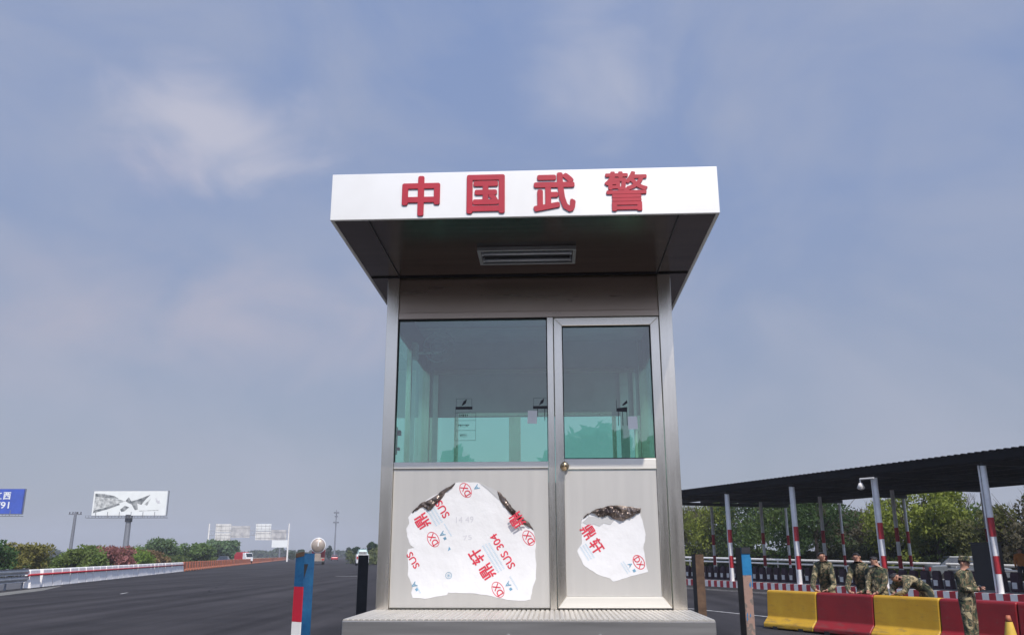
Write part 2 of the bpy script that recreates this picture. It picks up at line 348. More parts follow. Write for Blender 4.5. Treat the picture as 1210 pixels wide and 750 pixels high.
def put_text(mb, body, cx, cz, h, ang=0, y=-.002, th=.001, wscale=1, bold=0, wfit=None):
    """upright text on a wall facing -Y; local text plane x,z; ang turns it ccw"""
    vs, fs, wd = text_geo(body, 0)
    sx = h*wscale if wfit is None else wfit/wd
    out = []
    for v in vs:
        a, b = v.x*sx, v.y*h
        out.append((cx+a*cos(ang)-b*sin(ang), y-th*v.z, cz+a*sin(ang)+b*cos(ang)))
    mb.add(out, fs)
    if bold:            # a heavier stroke: the same outline laid again, shifted by a stroke width
        for k in range(8):
            da, db = cos(k*pi/4)*bold*h, sin(k*pi/4)*bold*h; yy = -.00012*(k+1)
            mb.add([(p[0]+da, p[1]+yy, p[2]+db) for p in out], fs)
    return wd
def ring(mb, cx, cz, a, b, t, ang, y, th=.001, n=28):
    vs = []
    for r in (1, 0):
        for yy in (y, y-th):
            for i in range(n):
                q = 2*pi*i/n; A = (a - (0 if r else t))*cos(q); B = (b - (0 if r else t))*sin(q)
                vs.append((cx+A*cos(ang)-B*sin(ang), yy, cz+A*sin(ang)+B*cos(ang)))
    fs = []
    for i in range(n):
        j = (i+1) % n
        fs += [(n+i, n+j, 3*n+j, 3*n+i), (i, j, n+j, n+i), (2*n+i, 3*n+i, 3*n+j, 2*n+j)]
    mb.add(vs, fs)

# ------------------------------------------------------------------ setting
def sheet(name, pts, z, m, kind='structure', th=0):
    mb = MB(); mb.add([(x, y, z) for x, y in pts], [tuple(range(len(pts)))])
    o = mb.build(name, m); o['kind'] = kind; return o
sheet('ground', [(-4000, -1500), (4000, -1500), (4000, 7000), (-4000, 7000)], -.03, M['ground'])
# main road runs towards the left, azimuth -11.6 deg
rd = Vector((-.2011, .9796)); rn = Vector((.9796, .2011))
def RP(s, w_): p = Vector((-24.78, 46.69))+rd*s+rn*w_; return (p.x, p.y)
sheet('road', [RP(-110, -.6), RP(-110, 150), RP(10, 150), RP(120, 60), RP(1500, 42), RP(1500, -.6)], 0, M['asphalt'])
sheet('opposite_road', [RP(-110, -16), RP(-110, -.6), RP(1500, -.6), RP(1500, -16)], -.01, M['asphalt_old'])
sheet('verge_strip', [RP(-60, .35), RP(-60, 1.9), RP(-4, 1.4), RP(1, .7), RP(3, .35)], .004, M['verge'])
# lane paint
ln = MB()
def stripe(mb, p0, p1, wd, z=.008):
    p0 = Vector(p0); p1 = Vector(p1); d = (p1-p0).normalized(); n_ = Vector((-d.y, d.x))*wd/2
    mb.add([(*(p0+n_), z), (*(p0-n_), z), (*(p1-n_), z), (*(p1+n_), z)], [(0, 1, 2, 3)])
stripe(ln, (-14.1, 71.0), (-12.2, 70.6), .6)
stripe(ln, RP(-9, 6.0), RP(-7.7, 6.0), .12)
# lines by the right-hand island
kd = Vector((.3535, -.9354)); kn = Vector((.9354, .3535)); K0 = Vector((11.8, 43.4))
def KP(s, w_): p = K0+kd*s+kn*w_; return p
stripe(ln, KP(-30, -11.4), KP(34, -11.4), .13); stripe(ln, KP(-40, -2.2), KP(30, -2.2), .11); stripe(ln, KP(-40, -2.75), KP(30, -2.75), .09)
o = ln.build('lane_markings', M['line']); o['kind'] = 'structure'
# right island with painted kerb
isl = MB(); T = Matrix(((kd.x, kn.x, 0, K0.x), (kd.y, kn.y, 0, K0.y), (0, 0, 1, 0), (0, 0, 0, 1)))
isl.box(-45, 40, .26, 14.2, -.02, .27, T=T); o = isl.build('traffic_island', M['concrete']); o['kind'] = 'structure'
kb = MB()
for i in range(300):
    s = -45+i*.28
    kb.cur = i % 2; kb.box(s, s+.28, 0, .255, -.02, .31, T=T)
o = kb.build('painted_kerb', [M['red_p'], M['white_p']]); o['kind'] = 'structure'
# booth island (plinth under the booth)
pl = MB(); pl.box(-2.1, 2.5, 3.9, 8.95, -.02, .70); o = pl.build('booth_island', M['concrete'], bevel=.03); o['kind'] = 'structure'

# ------------------------------------------------------------------ guard booth
BZ = 1.2689
booth = empty('guard_booth', (-.9113, 5.9806, BZ), -.0463,
              'stainless steel guard booth with red Chinese characters on its white canopy', 'guard booth')
W_, D_ = 2.06, 1.85
def bpart(mb, name, m, parent=booth, **k): return mb.build(name, m, parent, **k)
def box1(name, m, x0, x1, y0, y1, z0, z1, parent=booth, bevel=.002):
    mb = MB(); mb.box(x0, x1, y0, y1, z0, z1); return mb.build(name, m, parent, bevel=bevel, seg=1)
# platform
box1('platform', M['plat'], -.011, 2.081, -.884, D_+.05, -.57, -.006, bevel=.004)
tr = MB()
nrib = 68
for i in range(nrib):
    x = -.009+i*(2.088/nrib); tr.prism([(x, -.005), (x+.030, -.005), (x+.024, .003), (x+.006, .003)], -.882, -.012, 'xz')
bpart(tr, 'tread_plate', M['plat_top'])
for x in (.93, 1.44): bolt = MB(); bolt.cyl((x, -.884, -.085), (x, -.892, -.085), .011, n=10); bpart(bolt, 'bolt', M['galv'])
# columns
for x0, x1, y0, y1 in ((0, .085, 0, .085), (1.968, 2.06, 0, .085), (0, .07, D_-.07, D_), (1.99, 2.06, D_-.07, D_)):
    box1('column', M['steel_v'], x0, x1, y0, y1, 0, 2.318)
# front wall: header, mullion, panel
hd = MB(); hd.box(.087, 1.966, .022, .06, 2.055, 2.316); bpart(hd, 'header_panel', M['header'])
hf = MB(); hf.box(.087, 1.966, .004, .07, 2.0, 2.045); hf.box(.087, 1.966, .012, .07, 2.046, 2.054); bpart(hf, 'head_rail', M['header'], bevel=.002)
box1('mullion', M['steel_v'], 1.163, 1.207, .002, .08, .0, 1.998)
box1('window_rail', M['rail_bright'], .087, 1.161, .006, .075, .925, .970)
box1('wall_panel', M['panel'], .087, 1.161, .018, .05, .012, .922)
g = MB(); g.box(.087, 1.161, .03, .06, .9225, .9245); g.box(.087, .092, .012, .03, .972, 1.996); g.box(1.157, 1.1615, .012, .03, .972, 1.996); g.box(.087, 1.161, .012, .03, 1.99, 1.9985)
bpart(g, 'window_gasket', M['gasket'])
wp = MB(); wp.box(.093, 1.156, .028, .034, .971, 1.989); bpart(wp, 'window_glass', M['glass'])
# door
DX0, DX1 = 1.212, 1.962
door = empty('door', (0, 0, 0)); door.parent = booth
fr = MB()
fr.prism([(DX0, .012), (DX0, 1.992), (DX0+.058, 1.934), (DX0+.058, .085)], .0, .045, 'xz')
fr.prism([(DX1, .012), (DX1-.062, .085), (DX1-.062, 1.934), (DX1, 1.992)], .0, .045, 'xz')
fr.prism([(DX0, 1.992), (DX1, 1.992), (DX1-.062, 1.934), (DX0+.058, 1.934)], .0, .045, 'xz')
fd = fr.build('door_frame', M['steel_v'], door, bevel=.0025, seg=1)
fb = MB(); fb.prism([(DX0+.001, .011), (DX0+.058, .084), (DX1-.062, .084), (DX1-.001, .011)], -.001, .045, 'xz'); fb.build('bottom_rail', M['rail_bright'], door, bevel=.0025, seg=1)
mr = MB(); mr.box(DX0+.059, DX1-.063, .003, .045, .915, .985); mr.build('middle_rail', M['rail_bright'], door, bevel=.003)
dp = MB(); dp.box(DX0+.059, DX1-.063, .014, .04, .086, .911); dp.build('door_panel', M['panel'], door)
dg_ = MB(); dg_.box(DX0+.059, DX1-.063, .012, .03, .9865, .992); dg_.box(DX0+.059, DX0+.064, .012, .03, .993, 1.926); dg_.box(DX1-.068, DX1-.063, .012, .03, .993, 1.926); dg_.box(DX0+.059, DX1-.063, .012, .03, 1.927, 1.933); dg_.build('door_gasket', M['gasket'], door)
dgl = MB(); dgl.box(DX0+.065, DX1-.069, .026, .032, .993, 1.926); dgl.build('door_glass', M['glass'], door)
kn_ = MB(); kn_.cyl((1.272, -.001, .935), (1.272, -.012, .935), .030, n=20); kn_.cyl((1.272, -.012, .935), (1.272, -.04, .935), .010, n=12); kn_.sphere((1.272, -.055, .935), (.026, .02, .026)); kn_.cyl((1.272, -.073, .935), (1.272, -.079, .935), .009, n=10)
kn_.build('door_knob', M['brass'], door, smooth=True)
sh = MB(); sh.box(DX0-.003, DX1+.003, .004, .03, .0005, .0105); sh.build('door_gap_seal', M['gasket'], door)
# side walls
for nm, xa, xb, xo in (('l', .004, .03, 0), ('r', 2.03, 2.056, 2.06)):
    box1('side_panel', M['panel'], xa, xb, .087, D_-.072, .0, .925)
    box1('side_rail', M['steel_h'], min(xa, xo)+.001 if xo == 0 else xa-.02, xb+.02 if xo == 0 else 2.059, .087, D_-.072, .926, .97)
    box1('side_header', M['header'], xa, xb, .087, D_-.072, 2.0, 2.316)
    for y in (.087, .90): box1('side_window_frame', M['steel_v'], xa-.001, xb+.012 if xo == 0 else xb, y, y+.035, .972, 1.998)
    a = (xa+xb)/2
    mb = MB(); mb.box(a-.003, a+.003, .123, .899, .972, 1.998); bpart(mb, 'side_window_glass', M['glass_b'])
    mb = MB(); mb.box(a-.003, a+.003, .936, D_-.073, .972, 1.998); bpart(mb, 'side_window_glass', M['glass_b'])
# back wall: wide panels with two low windows
yb0, yb1 = D_-.05, D_-.01
bw = MB(); bw.box(.072, 1.988, yb0, yb1, 0, .97); bw.box(.072, 1.988, yb0, yb1, 1.565, 2.316); bpart(bw, 'back_wall', M['interior'])
for a, b in ((.072, .10), (.30, .335), (.80, .905), (1.735, 1.77), (1.96, 1.988)):
    box1('back_window_frame', M['steel_v'], a, b, yb0-.004, yb1+.004, .971, 1.564)
for a, b in ((.101, .299), (.336, .799), (.906, 1.734), (1.771, 1.959)):
    mb = MB(); mb.box(a, b, yb0+.015, yb0+.021, .971, 1.564); bpart(mb, 'back_window_glass', M['glass_b'])
box1('back_window_rail', M['steel_h'], .336, 1.734, yb0-.008, yb0-.001, 1.566, 1.60)
for x0, x1 in ((.104, .150), (1.81, 1.885), (1.93, 1.955)): box1('inner_trim', M['rail_bright'], x0, x1, yb0-.03, yb0-.006, .975, 1.955)
box1('inner_trim', M['steel_h'], .104, 1.955, yb0-.03, yb0-.006, 1.96, 2.0)
for y in (.62, 1.22): box1('ceiling_batten', M['steel_h'], .04, 2.02, y, y+.03, 2.245, 2.258)
box1('booth_floor', M['interior'], .035, 2.025, .06, D_-.055, .0, .012)
box1('booth_ceiling', M['interior'], .032, 2.028, .072, D_-.055, 2.26, 2.30)
# roof canopy
RX0, RX1, RY0, RY1, RZ0, RZ1 = -.147, 2.212, -1.13, D_+.14, 2.317, 2.62
fa = MB()
t = .02
fa.box(RX0, RX1, RY0, RY0+t, RZ0, RZ1)
bpart(fa, 'fascia', M['fascia'], bevel=.003)
fs_ = MB(); fs_.box(RX0, RX0+t, RY0+t+.001, RY1-t-.001, RZ0, RZ1-.001); fs_.box(RX1-t, RX1, RY0+t+.001, RY1-t-.001, RZ0, RZ1-.001); fs_.box(RX0, RX1, RY1-t, RY1, RZ0, RZ1-.001)
bpart(fs_, 'side_fascia', M['fascia'], bevel=.002)
sf = MB()
ys = [RY0+t+.001, -.565, -.001]
sf.box(RX0+t+.001, RX1-t-.001, RY0+t+.001, RY1-t-.001, RZ0+.003, RZ0+.02)
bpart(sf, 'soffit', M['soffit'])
sm = MB()
for x in (.085, 1.965): sm.box(x, x+.008, RY0+t+.004, -.004, RZ0-.0015, RZ0+.002)
sm.box(RX0+t+.004, RX1-t-.004, -.012, -.003, RZ0-.006, RZ0+.002)
bpart(sm, 'soffit_seam', M['dark_metal'])
rt = MB(); rt.box(RX0+t+.001, RX1-t-.001, RY0+t+.001, RY1-t-.001, RZ1-.03, RZ1-.008); bpart(rt, 'roof_top', M['fascia'])
for ch, x0, x1, z0, z1 in (('中', .295, .523, 2.335, 2.592), ('国', .692, .920, 2.343, 2.592), ('武', 1.098, 1.350, 2.343, 2.596), ('警', 1.527, 1.790, 2.338, 2.598)):
    mb = MB(); put_text(mb, ch, (x0+x1)/2, (z0+z1)/2, (z1-z0)*.955, 0, y=RY0-.001, th=.007, wfit=(x1-x0)*.95, bold=.034 if ch != '警' else .02)
    bpart(mb, 'sign_character', M['char'])
# recessed light under the canopy
lf = empty('ceiling_light', (0, 0, 0)); lf.parent = booth; lf.name = 'light_fixture'
ax, bx, ay, by = .708, 1.366, -.612, -.318; zz = RZ0+.002
q = MB(); q.box(ax, bx, ay, ay+.022, zz-.028, zz); q.box(ax, bx, by-.022, by, zz-.028, zz); q.box(ax, ax+.022, ay+.023, by-.023, zz-.028, zz); q.box(bx-.022, bx, ay+.023, by-.023, zz-.028, zz)
q.build('light_frame', M['galv'], lf, bevel=.002)
q = MB(); q.box(ax+.023, bx-.023, ay+.023, by-.023, zz-.006, zz-.001); q.build('reflector', M['dark_metal'], lf)
for y in (-.53, -.40):
    q = MB(); q.cyl((ax+.04, y, zz-.02), (bx-.04, y, zz-.02), .011, n=14); q.build('tube', M['tube'], lf, smooth=True)
for y in (-.53, -.40):
    for x in (ax+.026, bx-.040): q = MB(); q.box(x, x+.012, y-.012, y+.012, zz-.03, zz-.007); q.build('lamp_holder', M['tube'], lf)
# notices, glass stickers and a latch
for x, z, y, a in ((1.053, 1.281, .0268, .05), (1.752, 1.235, .0248, -.03)):
    q = MB(); q.box(-.033, .033, 0, .0006, -.045, .045, T=Matrix.Translation((x, y, z)) @ Matrix.Rotation(a, 4, 'Y')); bpart(q, 'notice_paper', M['paper'])
def sticker(x, z, full):
    q = MB(); y = .0265
    s = .004
    q.box(x-.060, x+.060, y-.0004, y, z-.006, z+.014)                                    # bar
    q.prism([(x-.018, z+.018), (x-.004, z+.052), (x+.020, z+.068), (x+.012, z+.036)], y, y-.0004, 'xz')   # leaf
    q.box(x-.056, x-.054, y-.0004, y, z+.014, z+.07); q.box(x+.054, x+.056, y-.0004, y, z+.014, z+.07); q.box(x-.056, x+.056, y-.0004, y, z+.07, z+.0715)
    if full:
        r_ = random.Random(3)
        for j, (zz_, ww) in enumerate(((-.05, .03), (-.12, .04), (-.19, .025))):
            for k in range(6):
                xx = x-ww+k*ww/3+r_.uniform(-.002, .002); q.box(xx, xx+ww/4.4, y-.0004, y, z+zz_+r_.uniform(-.004, .004), z+zz_+.006)
                q.box(xx, xx+.0018, y-.0004, y, z+zz_-.012, z+zz_+.014)
        for zz_ in (-.03, -.085, -.155, -.225): q.box(x-.06, x+.085, y-.0004, y, z+zz_, z+zz_+.0018)
        q.box(x-.06, x-.0585, y-.0004, y, z-.225, z); q.box(x+.0835, x+.085, y-.0004, y, z-.225, z-.03)
    else:
        q.box(x-.03, x-.026, y-.0004, y, z-.06, z); q.box(x+.02, x+.024, y-.0004, y, z-.09, z)
    bpart(q, 'glass_sticker', M['black'])
sticker(.57, 1.345, True); sticker(1.118, 1.345, False); 
q = MB(); y = .0245; x, z = 1.672, 1.315
q.prism([(x-.03, z), (x+.045, z-.005), (x+.045, z+.03), (x-.03, z+.022)], y, y-.0004, 'xz'); q.prism([(x+.01, z+.045), (x+.045, z+.08), (x+.05, z+.06), (x+.02, z+.04)], y, y-.0004, 'xz'); q.box(x-.03, x-.027, y-.0004, y, z, z+.08)
for xx in (-.02, .01, .04): q.box(x+xx, x+xx+.004, y-.0004, y, z-.10, z)
bpart(q, 'glass_sticker', M['black'])
q = MB(); q.box(.034, .05, .30, .33, 1.06, 1.26); q.box(.05, .075, .285, .345, 1.20, 1.235); q.box(.05, .07, .29, .34, 1.09, 1.11); bpart(q, 'window_latch', M['black'], bevel=.003)
# ---- torn protective films
Y0 = .018
def thin_poly(mb, pts, y0, y1): mb.prism(pts, y0, y1, 'xz')
def rag(pts, amp, sub=3, seed=1):
    r_ = random.Random(seed); o_ = []
    for i in range(len(pts)):
        a = Vector(pts[i]); b = Vector(pts[(i+1) % len(pts)])
        for k in range(sub):
            p = a.lerp(b, k/sub)
            if k: p += Vector((r_.uniform(-amp, amp), r_.uniform(-amp, amp)))
            o_.append((p.x, p.y))
    return o_
FL = [(.221,.629),(.197,.596),(.207,.56),(.187,.524),(.195,.471),(.215,.423),(.247,.396),(.204,.388),(.199,.358),(.207,.288),(.206,.219),(.242,.149),(.233,.109),(.244,.075),(.329,.069),(.425,.086),(.473,.094),(.479,.109),(.557,.106),(.665,.103),(.774,.086),(.869,.064),(.989,.058),(1.031,.064),(1.043,.126),(1.068,.195),(1.072,.287),(1.066,.357),(1.07,.427),(1.058,.498),(1.016,.545),(.98,.587),(.931,.629),(.882,.665),(.839,.701),(.807,.768),(.721,.811),(.671,.83),(.596,.834),(.521,.83),(.435,.776),(.324,.716)]
FR = [(1.378,.574),(1.42,.618),(1.485,.649),(1.558,.667),(1.65,.671),(1.781,.652),(1.775,.621),(1.791,.568),(1.806,.488),(1.804,.453),(1.788,.392),(1.795,.348),(1.805,.27),(1.813,.24),(1.759,.227),(1.669,.202),(1.583,.178),(1.561,.197),(1.49,.219),(1.429,.253),(1.385,.288),(1.346,.375),(1.379,.423),(1.38,.48),(1.377,.534)]
CL1 = [(.221,.629),(.275,.686),(.361,.728),(.435,.782),(.521,.83),(.497,.794),(.448,.758),(.424,.721),(.387,.685),(.357,.649),(.332,.643),(.301,.668),(.252,.644)]
CL2 = [(.807,.774),(.838,.75),(.882,.701),(.919,.653),(.967,.605),(1.016,.569),(1.058,.51),(1.01,.539),(.967,.567),(.918,.603),(.869,.653),(.832,.701)]
CR = [(1.378,.574),(1.42,.618),(1.485,.649),(1.558,.668),(1.65,.671),(1.784,.652),(1.78,.63),(1.738,.608),(1.692,.586),(1.646,.568),(1.592,.586),(1.557,.609),(1.52,.595),(1.492,.6),(1.466,.622),(1.429,.618),(1.401,.591)]
def curl(pts, y, lift, seed, parent, ref):
    """a rolled-over, crumpled strip of film standing off the wall; ref = the fixed (outer) edge"""
    bm = bmesh.new(); vs = [bm.verts.new((p[0], y, p[1])) for p in rag(pts, .003, 4, seed)]
    f = bm.faces.new(vs)
    bmesh.ops.triangulate(bm, faces=[f])
    for _ in range(3):
        bmesh.ops.subdivide_edges(bm, edges=[e for e in bm.edges if e.calc_length() > .012], cuts=1, use_grid_fill=False)
        bmesh.ops.triangulate(bm, faces=bm.faces[:])
    edge = [v for v in bm.verts if v.is_boundary]; ec = [v.co.copy() for v in edge]
    for v in bm.verts:
        d = min((v.co-c).length for c in ec)
        k = min(1, d/.016); n_ = noise.noise(Vector((v.co.x*30+v.co.z*12, 0, v.co.z*30))+Vector((seed, 0, 0)))
        v.co.y = y - .001 - lift*math.sqrt(k)*(.7+.7*n_) - (.004*abs(noise.noise(v.co*45)))
    me = bpy.data.meshes.new('film_curl'); bmesh.ops.recalc_face_normals(bm, faces=bm.faces); bm.to_mesh(me); bm.free()
    me.materials.append(M['curl']); o_ = bpy.data.objects.new('film_curl', me); C.objects.link(o_); o_.parent = parent
    md = o_.modifiers.new('s', 'SOLIDIFY'); md.thickness = .0005
    return o_
film = empty('torn_film'); film.parent = booth; film['label'] = 'large torn white protective film left on the wall panel'
q = MB(); thin_poly(q, rag(FL, .0025, 3, 2), Y0-.0006, Y0-.0020); q.build('film_sheet', M['film'], film)
curl(CL1, Y0-.003, .022, 3, film, None); curl(CL2, Y0-.003, .018, 5, film, None)
q = MB(); q.prism([(.690,.822),(.760,.797),(.806,.768),(.842,.735),(.842,.698),(.815,.716),(.785,.745),(.74,.785)], Y0-.003, Y0-.0045, 'xz'); q.build('film_shade_patch', M['film_shadow'], film)  # grey sheet painting the shading where the film lifts
class Marks:
    def __init__(m_, name, mt): m_.n = name; m_.m = mt; m_.q = []
    def new(m_): x = MB(); m_.q.append(x); return x
    def done(m_):
        for x in m_.q:
            if x.v: x.build(m_.n, m_.m, film)
red = Marks('red_print', M['ink_red']); blu = Marks('blue_print', M['ink_blue']); pal = Marks('pale_print', M['ink_pale']); gry = Marks('pencil_writing', M['ink_grey']); yp = Y0-.0022
A1 = R(122); dv = Vector((cos(A1), sin(A1))); 
for cx, cz in ((.59,.778),(.374,.452),(1.022,.46),(.815,.128)):
    ring(red.new(), cx, cz, .054, .038, .004, A1, yp); put_text(red.new(), 'DX', cx, cz, .042, A1, y=yp, wscale=.9, bold=.018)
put_text(red.new(), 'SUS', .432, .652, .05, A1, y=yp, wfit=.12, bold=.022); put_text(red.new(), 'SUS', .240, .317, .042, A1, y=yp, wfit=.11, bold=.022)
put_text(red.new(), 'SUS 304', .845, .375, .05, A1, y=yp, wfit=.25, bold=.022)
for ch, x, z in (('轩', .669, .340), ('鼎', .743, .241), ('鼎', .297, .571), ('鼎', .945, .575)):
    put_text(red.new(), ch, x, z, .092, A1, y=yp if x != .945 else Y0-.030, bold=.020)
for x, z in ((.435, .488), (.881, .161), (.252, .158), (.665, .797)):
    put_text(blu.new(), 'A', x, z, .034, A1, y=yp, bold=.02)
    if x != .665:
        u_ = Vector((x, z))-dv*.035; put_text(blu.new(), '■', u_.x, u_.y, .018, A1, y=yp)
put_text(blu.new(), '◣', .479, .391, .022, A1, y=yp)
ring(blu.new(), .483, .218, .022, .022, .003, 0, yp); put_text(blu.new(), '米', .483, .218, .026, A1, y=yp)
def scrib(mb, cx, cz, ln_, rows, seed, h=.010, gap=.017, ang=A1):
    r_ = random.Random(seed)
    for j in range(rows):
        t_ = -ln_/2
        off = (j-(rows-1)/2)*gap
        while t_ < ln_/2:
            wd = r_.uniform(.004, .009)
            Tm = Matrix.Translation((cx, yp, cz)) @ Matrix.Rotation(-ang, 4, 'Y') @ Matrix.Translation((t_, 0, off))
            mb.box(0, wd, -.001, 0, 0, .0022, T=Tm); mb.box(wd*.4, wd*.4+.002, -.0013, -.0002, -h/2, h/2, T=Tm)
            t_ += wd+.004
scrib(pal.new(), .785, .334, .20, 3, 1, h=.014, gap=.022); scrib(pal.new(), .385, .60, .11, 3, 2, h=.014, gap=.022); scrib(pal.new(), .474, .512, .09, 1, 3); scrib(pal.new(), .92, .172, .10, 1, 4); scrib(pal.new(), .275, .14, .08, 1, 6)
put_text(gry.new(), '14 49', .587, .582, .04, 0.03, y=yp, wfit=.12); put_text(gry.new(), '75', .607, .464, .03, .1, y=yp, wfit=.06)
for m_ in (red, blu, pal, gry): m_.done()
Y0 = .014
film = empty('torn_film'); film.parent = booth; film['label'] = 'smaller torn white protective film on the door'
q = MB(); thin_poly(q, rag(FR, .0025, 3, 8), Y0-.0006, Y0-.0020); q.build('film_sheet', M['film'], film)
curl(CR, Y0-.005, .026, 9, film, None)
q = MB(); q.prism([(1.385,.56),(1.43,.600),(1.50,.595),(1.56,.60),(1.60,.575),(1.575,.545),(1.53,.555),(1.50,.535),(1.46,.55),(1.42,.545)], Y0-.003, Y0-.0042, 'xz'); q.build('film_shade_patch', M['film_shadow'], film)  # painted shadow below the curl, a flat grey sheet
red = Marks('red_print', M['ink_red']); blu = Marks('blue_print', M['ink_blue']); pal = Marks('pale_print', M['ink_pale']); yp = Y0-.0022; A2 = R(-58)
put_text(red.new(), '鼎', 1.423, .502, .086, A2, y=yp, bold=.020); put_text(red.new(), '轩', 1.477, .406, .086, A2, y=yp, bold=.020)
ring(red.new(), 1.755, .302, .050, .036, .005, A2, yp); put_text(red.new(), 'DX', 1.755, .302, .038, A2, y=yp, wscale=.9, bold=.018)
put_text(blu.new(), 'A', 1.697, .285, .026, A2, y=yp, bold=.02); put_text(blu.new(), '■', 1.722, .248, .018, A2, y=yp)
scrib(pal.new(), 1.412, .368, .10, 3, 7, h=.012, gap=.02, ang=A2); scrib(pal.new(), 1.665, .268, .08, 2, 8, ang=A2)
for m_ in (red, blu, pal): m_.done()
# small wall fan seen dimly through the glass, high on the left side wall
fanp = booth.matrix_basis
fan = empty('wall_fan', (-.9113, 5.9806, BZ), -.0463, 'pale round wall fan high inside the booth behind the left window', 'fan')
q = MB()
for i in range(24):
    a, b = 2*pi*i/24, 2*pi*(i+1)/24; c_ = Vector((.26, .95, 2.02))
    for rr in (.13, .075): q.cyl(c_+Vector((cos(a)*rr, 0, sin(a)*rr)), c_+Vector((cos(b)*rr, 0, sin(b)*rr)), .005, n=5)
    if i % 2 == 0: q.cyl(c_, c_+Vector((cos(a)*.13, .0, sin(a)*.13)), .0022, n=4)
q.build('fan_guard', M['tube'], fan, smooth=True)
q = MB(); q.cyl((.26, .97, 2.02), (.26, 1.05, 2.02), .04, n=14); q.build('fan_motor', M['tube'], fan, bevel=.006)
q = MB(); q.box(.031, .075, .93, 1.05, 1.93, 2.06); q.cyl((.07, 1.0, 1.98), (.26, 1.02, 1.99), .013, n=8); q.build('fan_bracket', M['paper'], fan, bevel=.003)

# ------------------------------------------------------------------ steel posts round the booth
def square_post(x, y, rz, h, wd, faces, label, lean=0):
    """faces: list of (front bands, side material); bands = [(z0,z1,material)]"""
    e = empty('guide_post', (x, y, .70), rz, label, 'post', 'steel posts round the guard booth')
    bands, side = faces
    h2 = wd/2
    for z0, z1, m in bands:
        q = MB(); q.box(-h2, h2, -h2, -h2+.006, z0, z1); q.build('front_plate', m, e)
    q = MB(); q.box(-h2, -h2+.006, -h2+.007, h2, 0, h); q.box(h2-.006, h2, -h2+.007, h2, 0, h); q.box(-h2+.007, h2-.007, h2-.006, h2, 0, h); q.build('side_plate', side, e)
    q = MB(); q.box(-h2+.002, h2-.002, -h2+.008, h2-.002, h-.012, h-.004); q.build('end_cap', M['post_rust'], e)
    q = MB(); q.box(-h2-.05, h2+.05, -h2-.05, h2+.05, 0, .012)
    for sx in (-1, 1):
        for sy in (-1, 1): q.cyl((sx*(h2+.03), sy*(h2+.03), .012), (sx*(h2+.03), sy*(h2+.03), .035), .01, n=6)
    q.build('base_plate', M['dark_metal'], e)
    return e
P = square_post(-1.216, 5.2, R(-36), .93, .076, ([(.745, .925, M['blue_dark']), (.553, .744, M['char']), (.0, .552, M['white_p'])], M['blue_dark']), 'blue post left of the booth platform with a red and white face')
q = MB(); q.prism([(-.038, .87), (-.008, .87), (-.034, .79)], .0382, .0392, 'yz'); q.build('bolt_slot', M['gasket'], P)
q = MB(); q.prism([(-.036, .905), (.036, .915), (.036, .94), (.0, .935), (-.036, .93)], -.0395, -.0382, 'xz'); q.build('rusty_lip', M['post_rust'], P)
P = square_post(1.625, 6.25, R(22), .965, .070, ([(.78, .965, M['blue_paint']), (.0, .779, M['peel'])], M['post_black']), 'post right of the booth with blue top and peeling pinkish paint')
q = MB(); q.box(-.037, .037, -.0415, -.0355, .925, .967); q.build('grey_cap_plate', M['dark_metal'], P)
r_ = random.Random(4)
for i in range(4):
    q = MB(); z = r_.uniform(.45, .74); x = r_.uniform(-.03, .03); s = r_.uniform(.006, .018)
    q.prism([(x-s*.5, z), (x, z-s*1.6), (x+s*.6, z-s*.3), (x+s*.3, z+s*1.5)], -.0362, -.0352, 'xz'); q.build('paint_flake', M['blue_paint'], P)
q = MB(); q.box(.0355, .046, -.03, .03, .70, .90); q.build('side_bracket', M['blue_paint'], P)
square_post(-1.43, 8.5, R(12), .92, .095, ([(0, .92, M['post_black'])], M['post_black']), 'black post behind the left corner of the booth')
square_post(1.775, 8.5, R(14), .92, .085, ([(0, .92, M['post_rust'])], M['post_black']), 'brown post behind the right corner of the booth')

# ------------------------------------------------------------------ plastic road barriers
def barrier_profile(top, bot, h, foot=.0):
    return [(-bot, foot), (-bot, .12), (-top-.035, .26), (-top, h-.03), (-top+.03, h), (top-.03, h), (top, h-.03), (top+.035, .26), (bot, .12), (bot, foot)]
def make_barrier(m, label, length=1.49, h=.83, top=.12, bot=.29, name='water_barrier', cat='barrier', group=None):
    e = empty(name, (0, 0, 0), 0, label, cat, group)
    q = MB(); q.prism(barrier_profile(top, bot, h, .03), .005, length-.005, 'yz'); b = q.build('shell', m, e, bevel=.022, seg=3)
    for x in (.30, length-.42): q = MB(); q.box(x, x+.14, -bot-.004, bot+.004, .0, .07); q.build('fork_slot', M['gasket'], e)
    return e
ba = Vector((5.9, 20.6)); bdv = Vector((.454, -.891)); bnv = Vector((.891, .454))
brz = math.atan2(bdv.y, bdv.x)
GB = 'red and yellow barriers in a row on the right'
seq = [('y', 'yellow water barrier at the far left end of the row'), ('r', 'red water barrier between the two yellow ones'), ('y', 'yellow water barrier under the bending soldier'), ('r', 'red water barrier behind the standing soldier'), ('r', 'red water barrier right behind the traffic cone')]
py = make_barrier(M['barrier_y'], '', group=GB); pr = make_barrier(M['barrier_r'], '', group=GB)
used = set()
for i, (c_, lab) in enumerate(seq):
    p = ba+bdv*(i*1.5-.06)+bnv*.10
    src = py if c_ == 'y' else pr
    if c_ not in used: src.location = (p.x, p.y, 0); src.rotation_euler = (0, 0, brz); src['label'] = lab; used.add(c_)
    else: copy_tree(src, (p.x, p.y, 0), brz, lab)
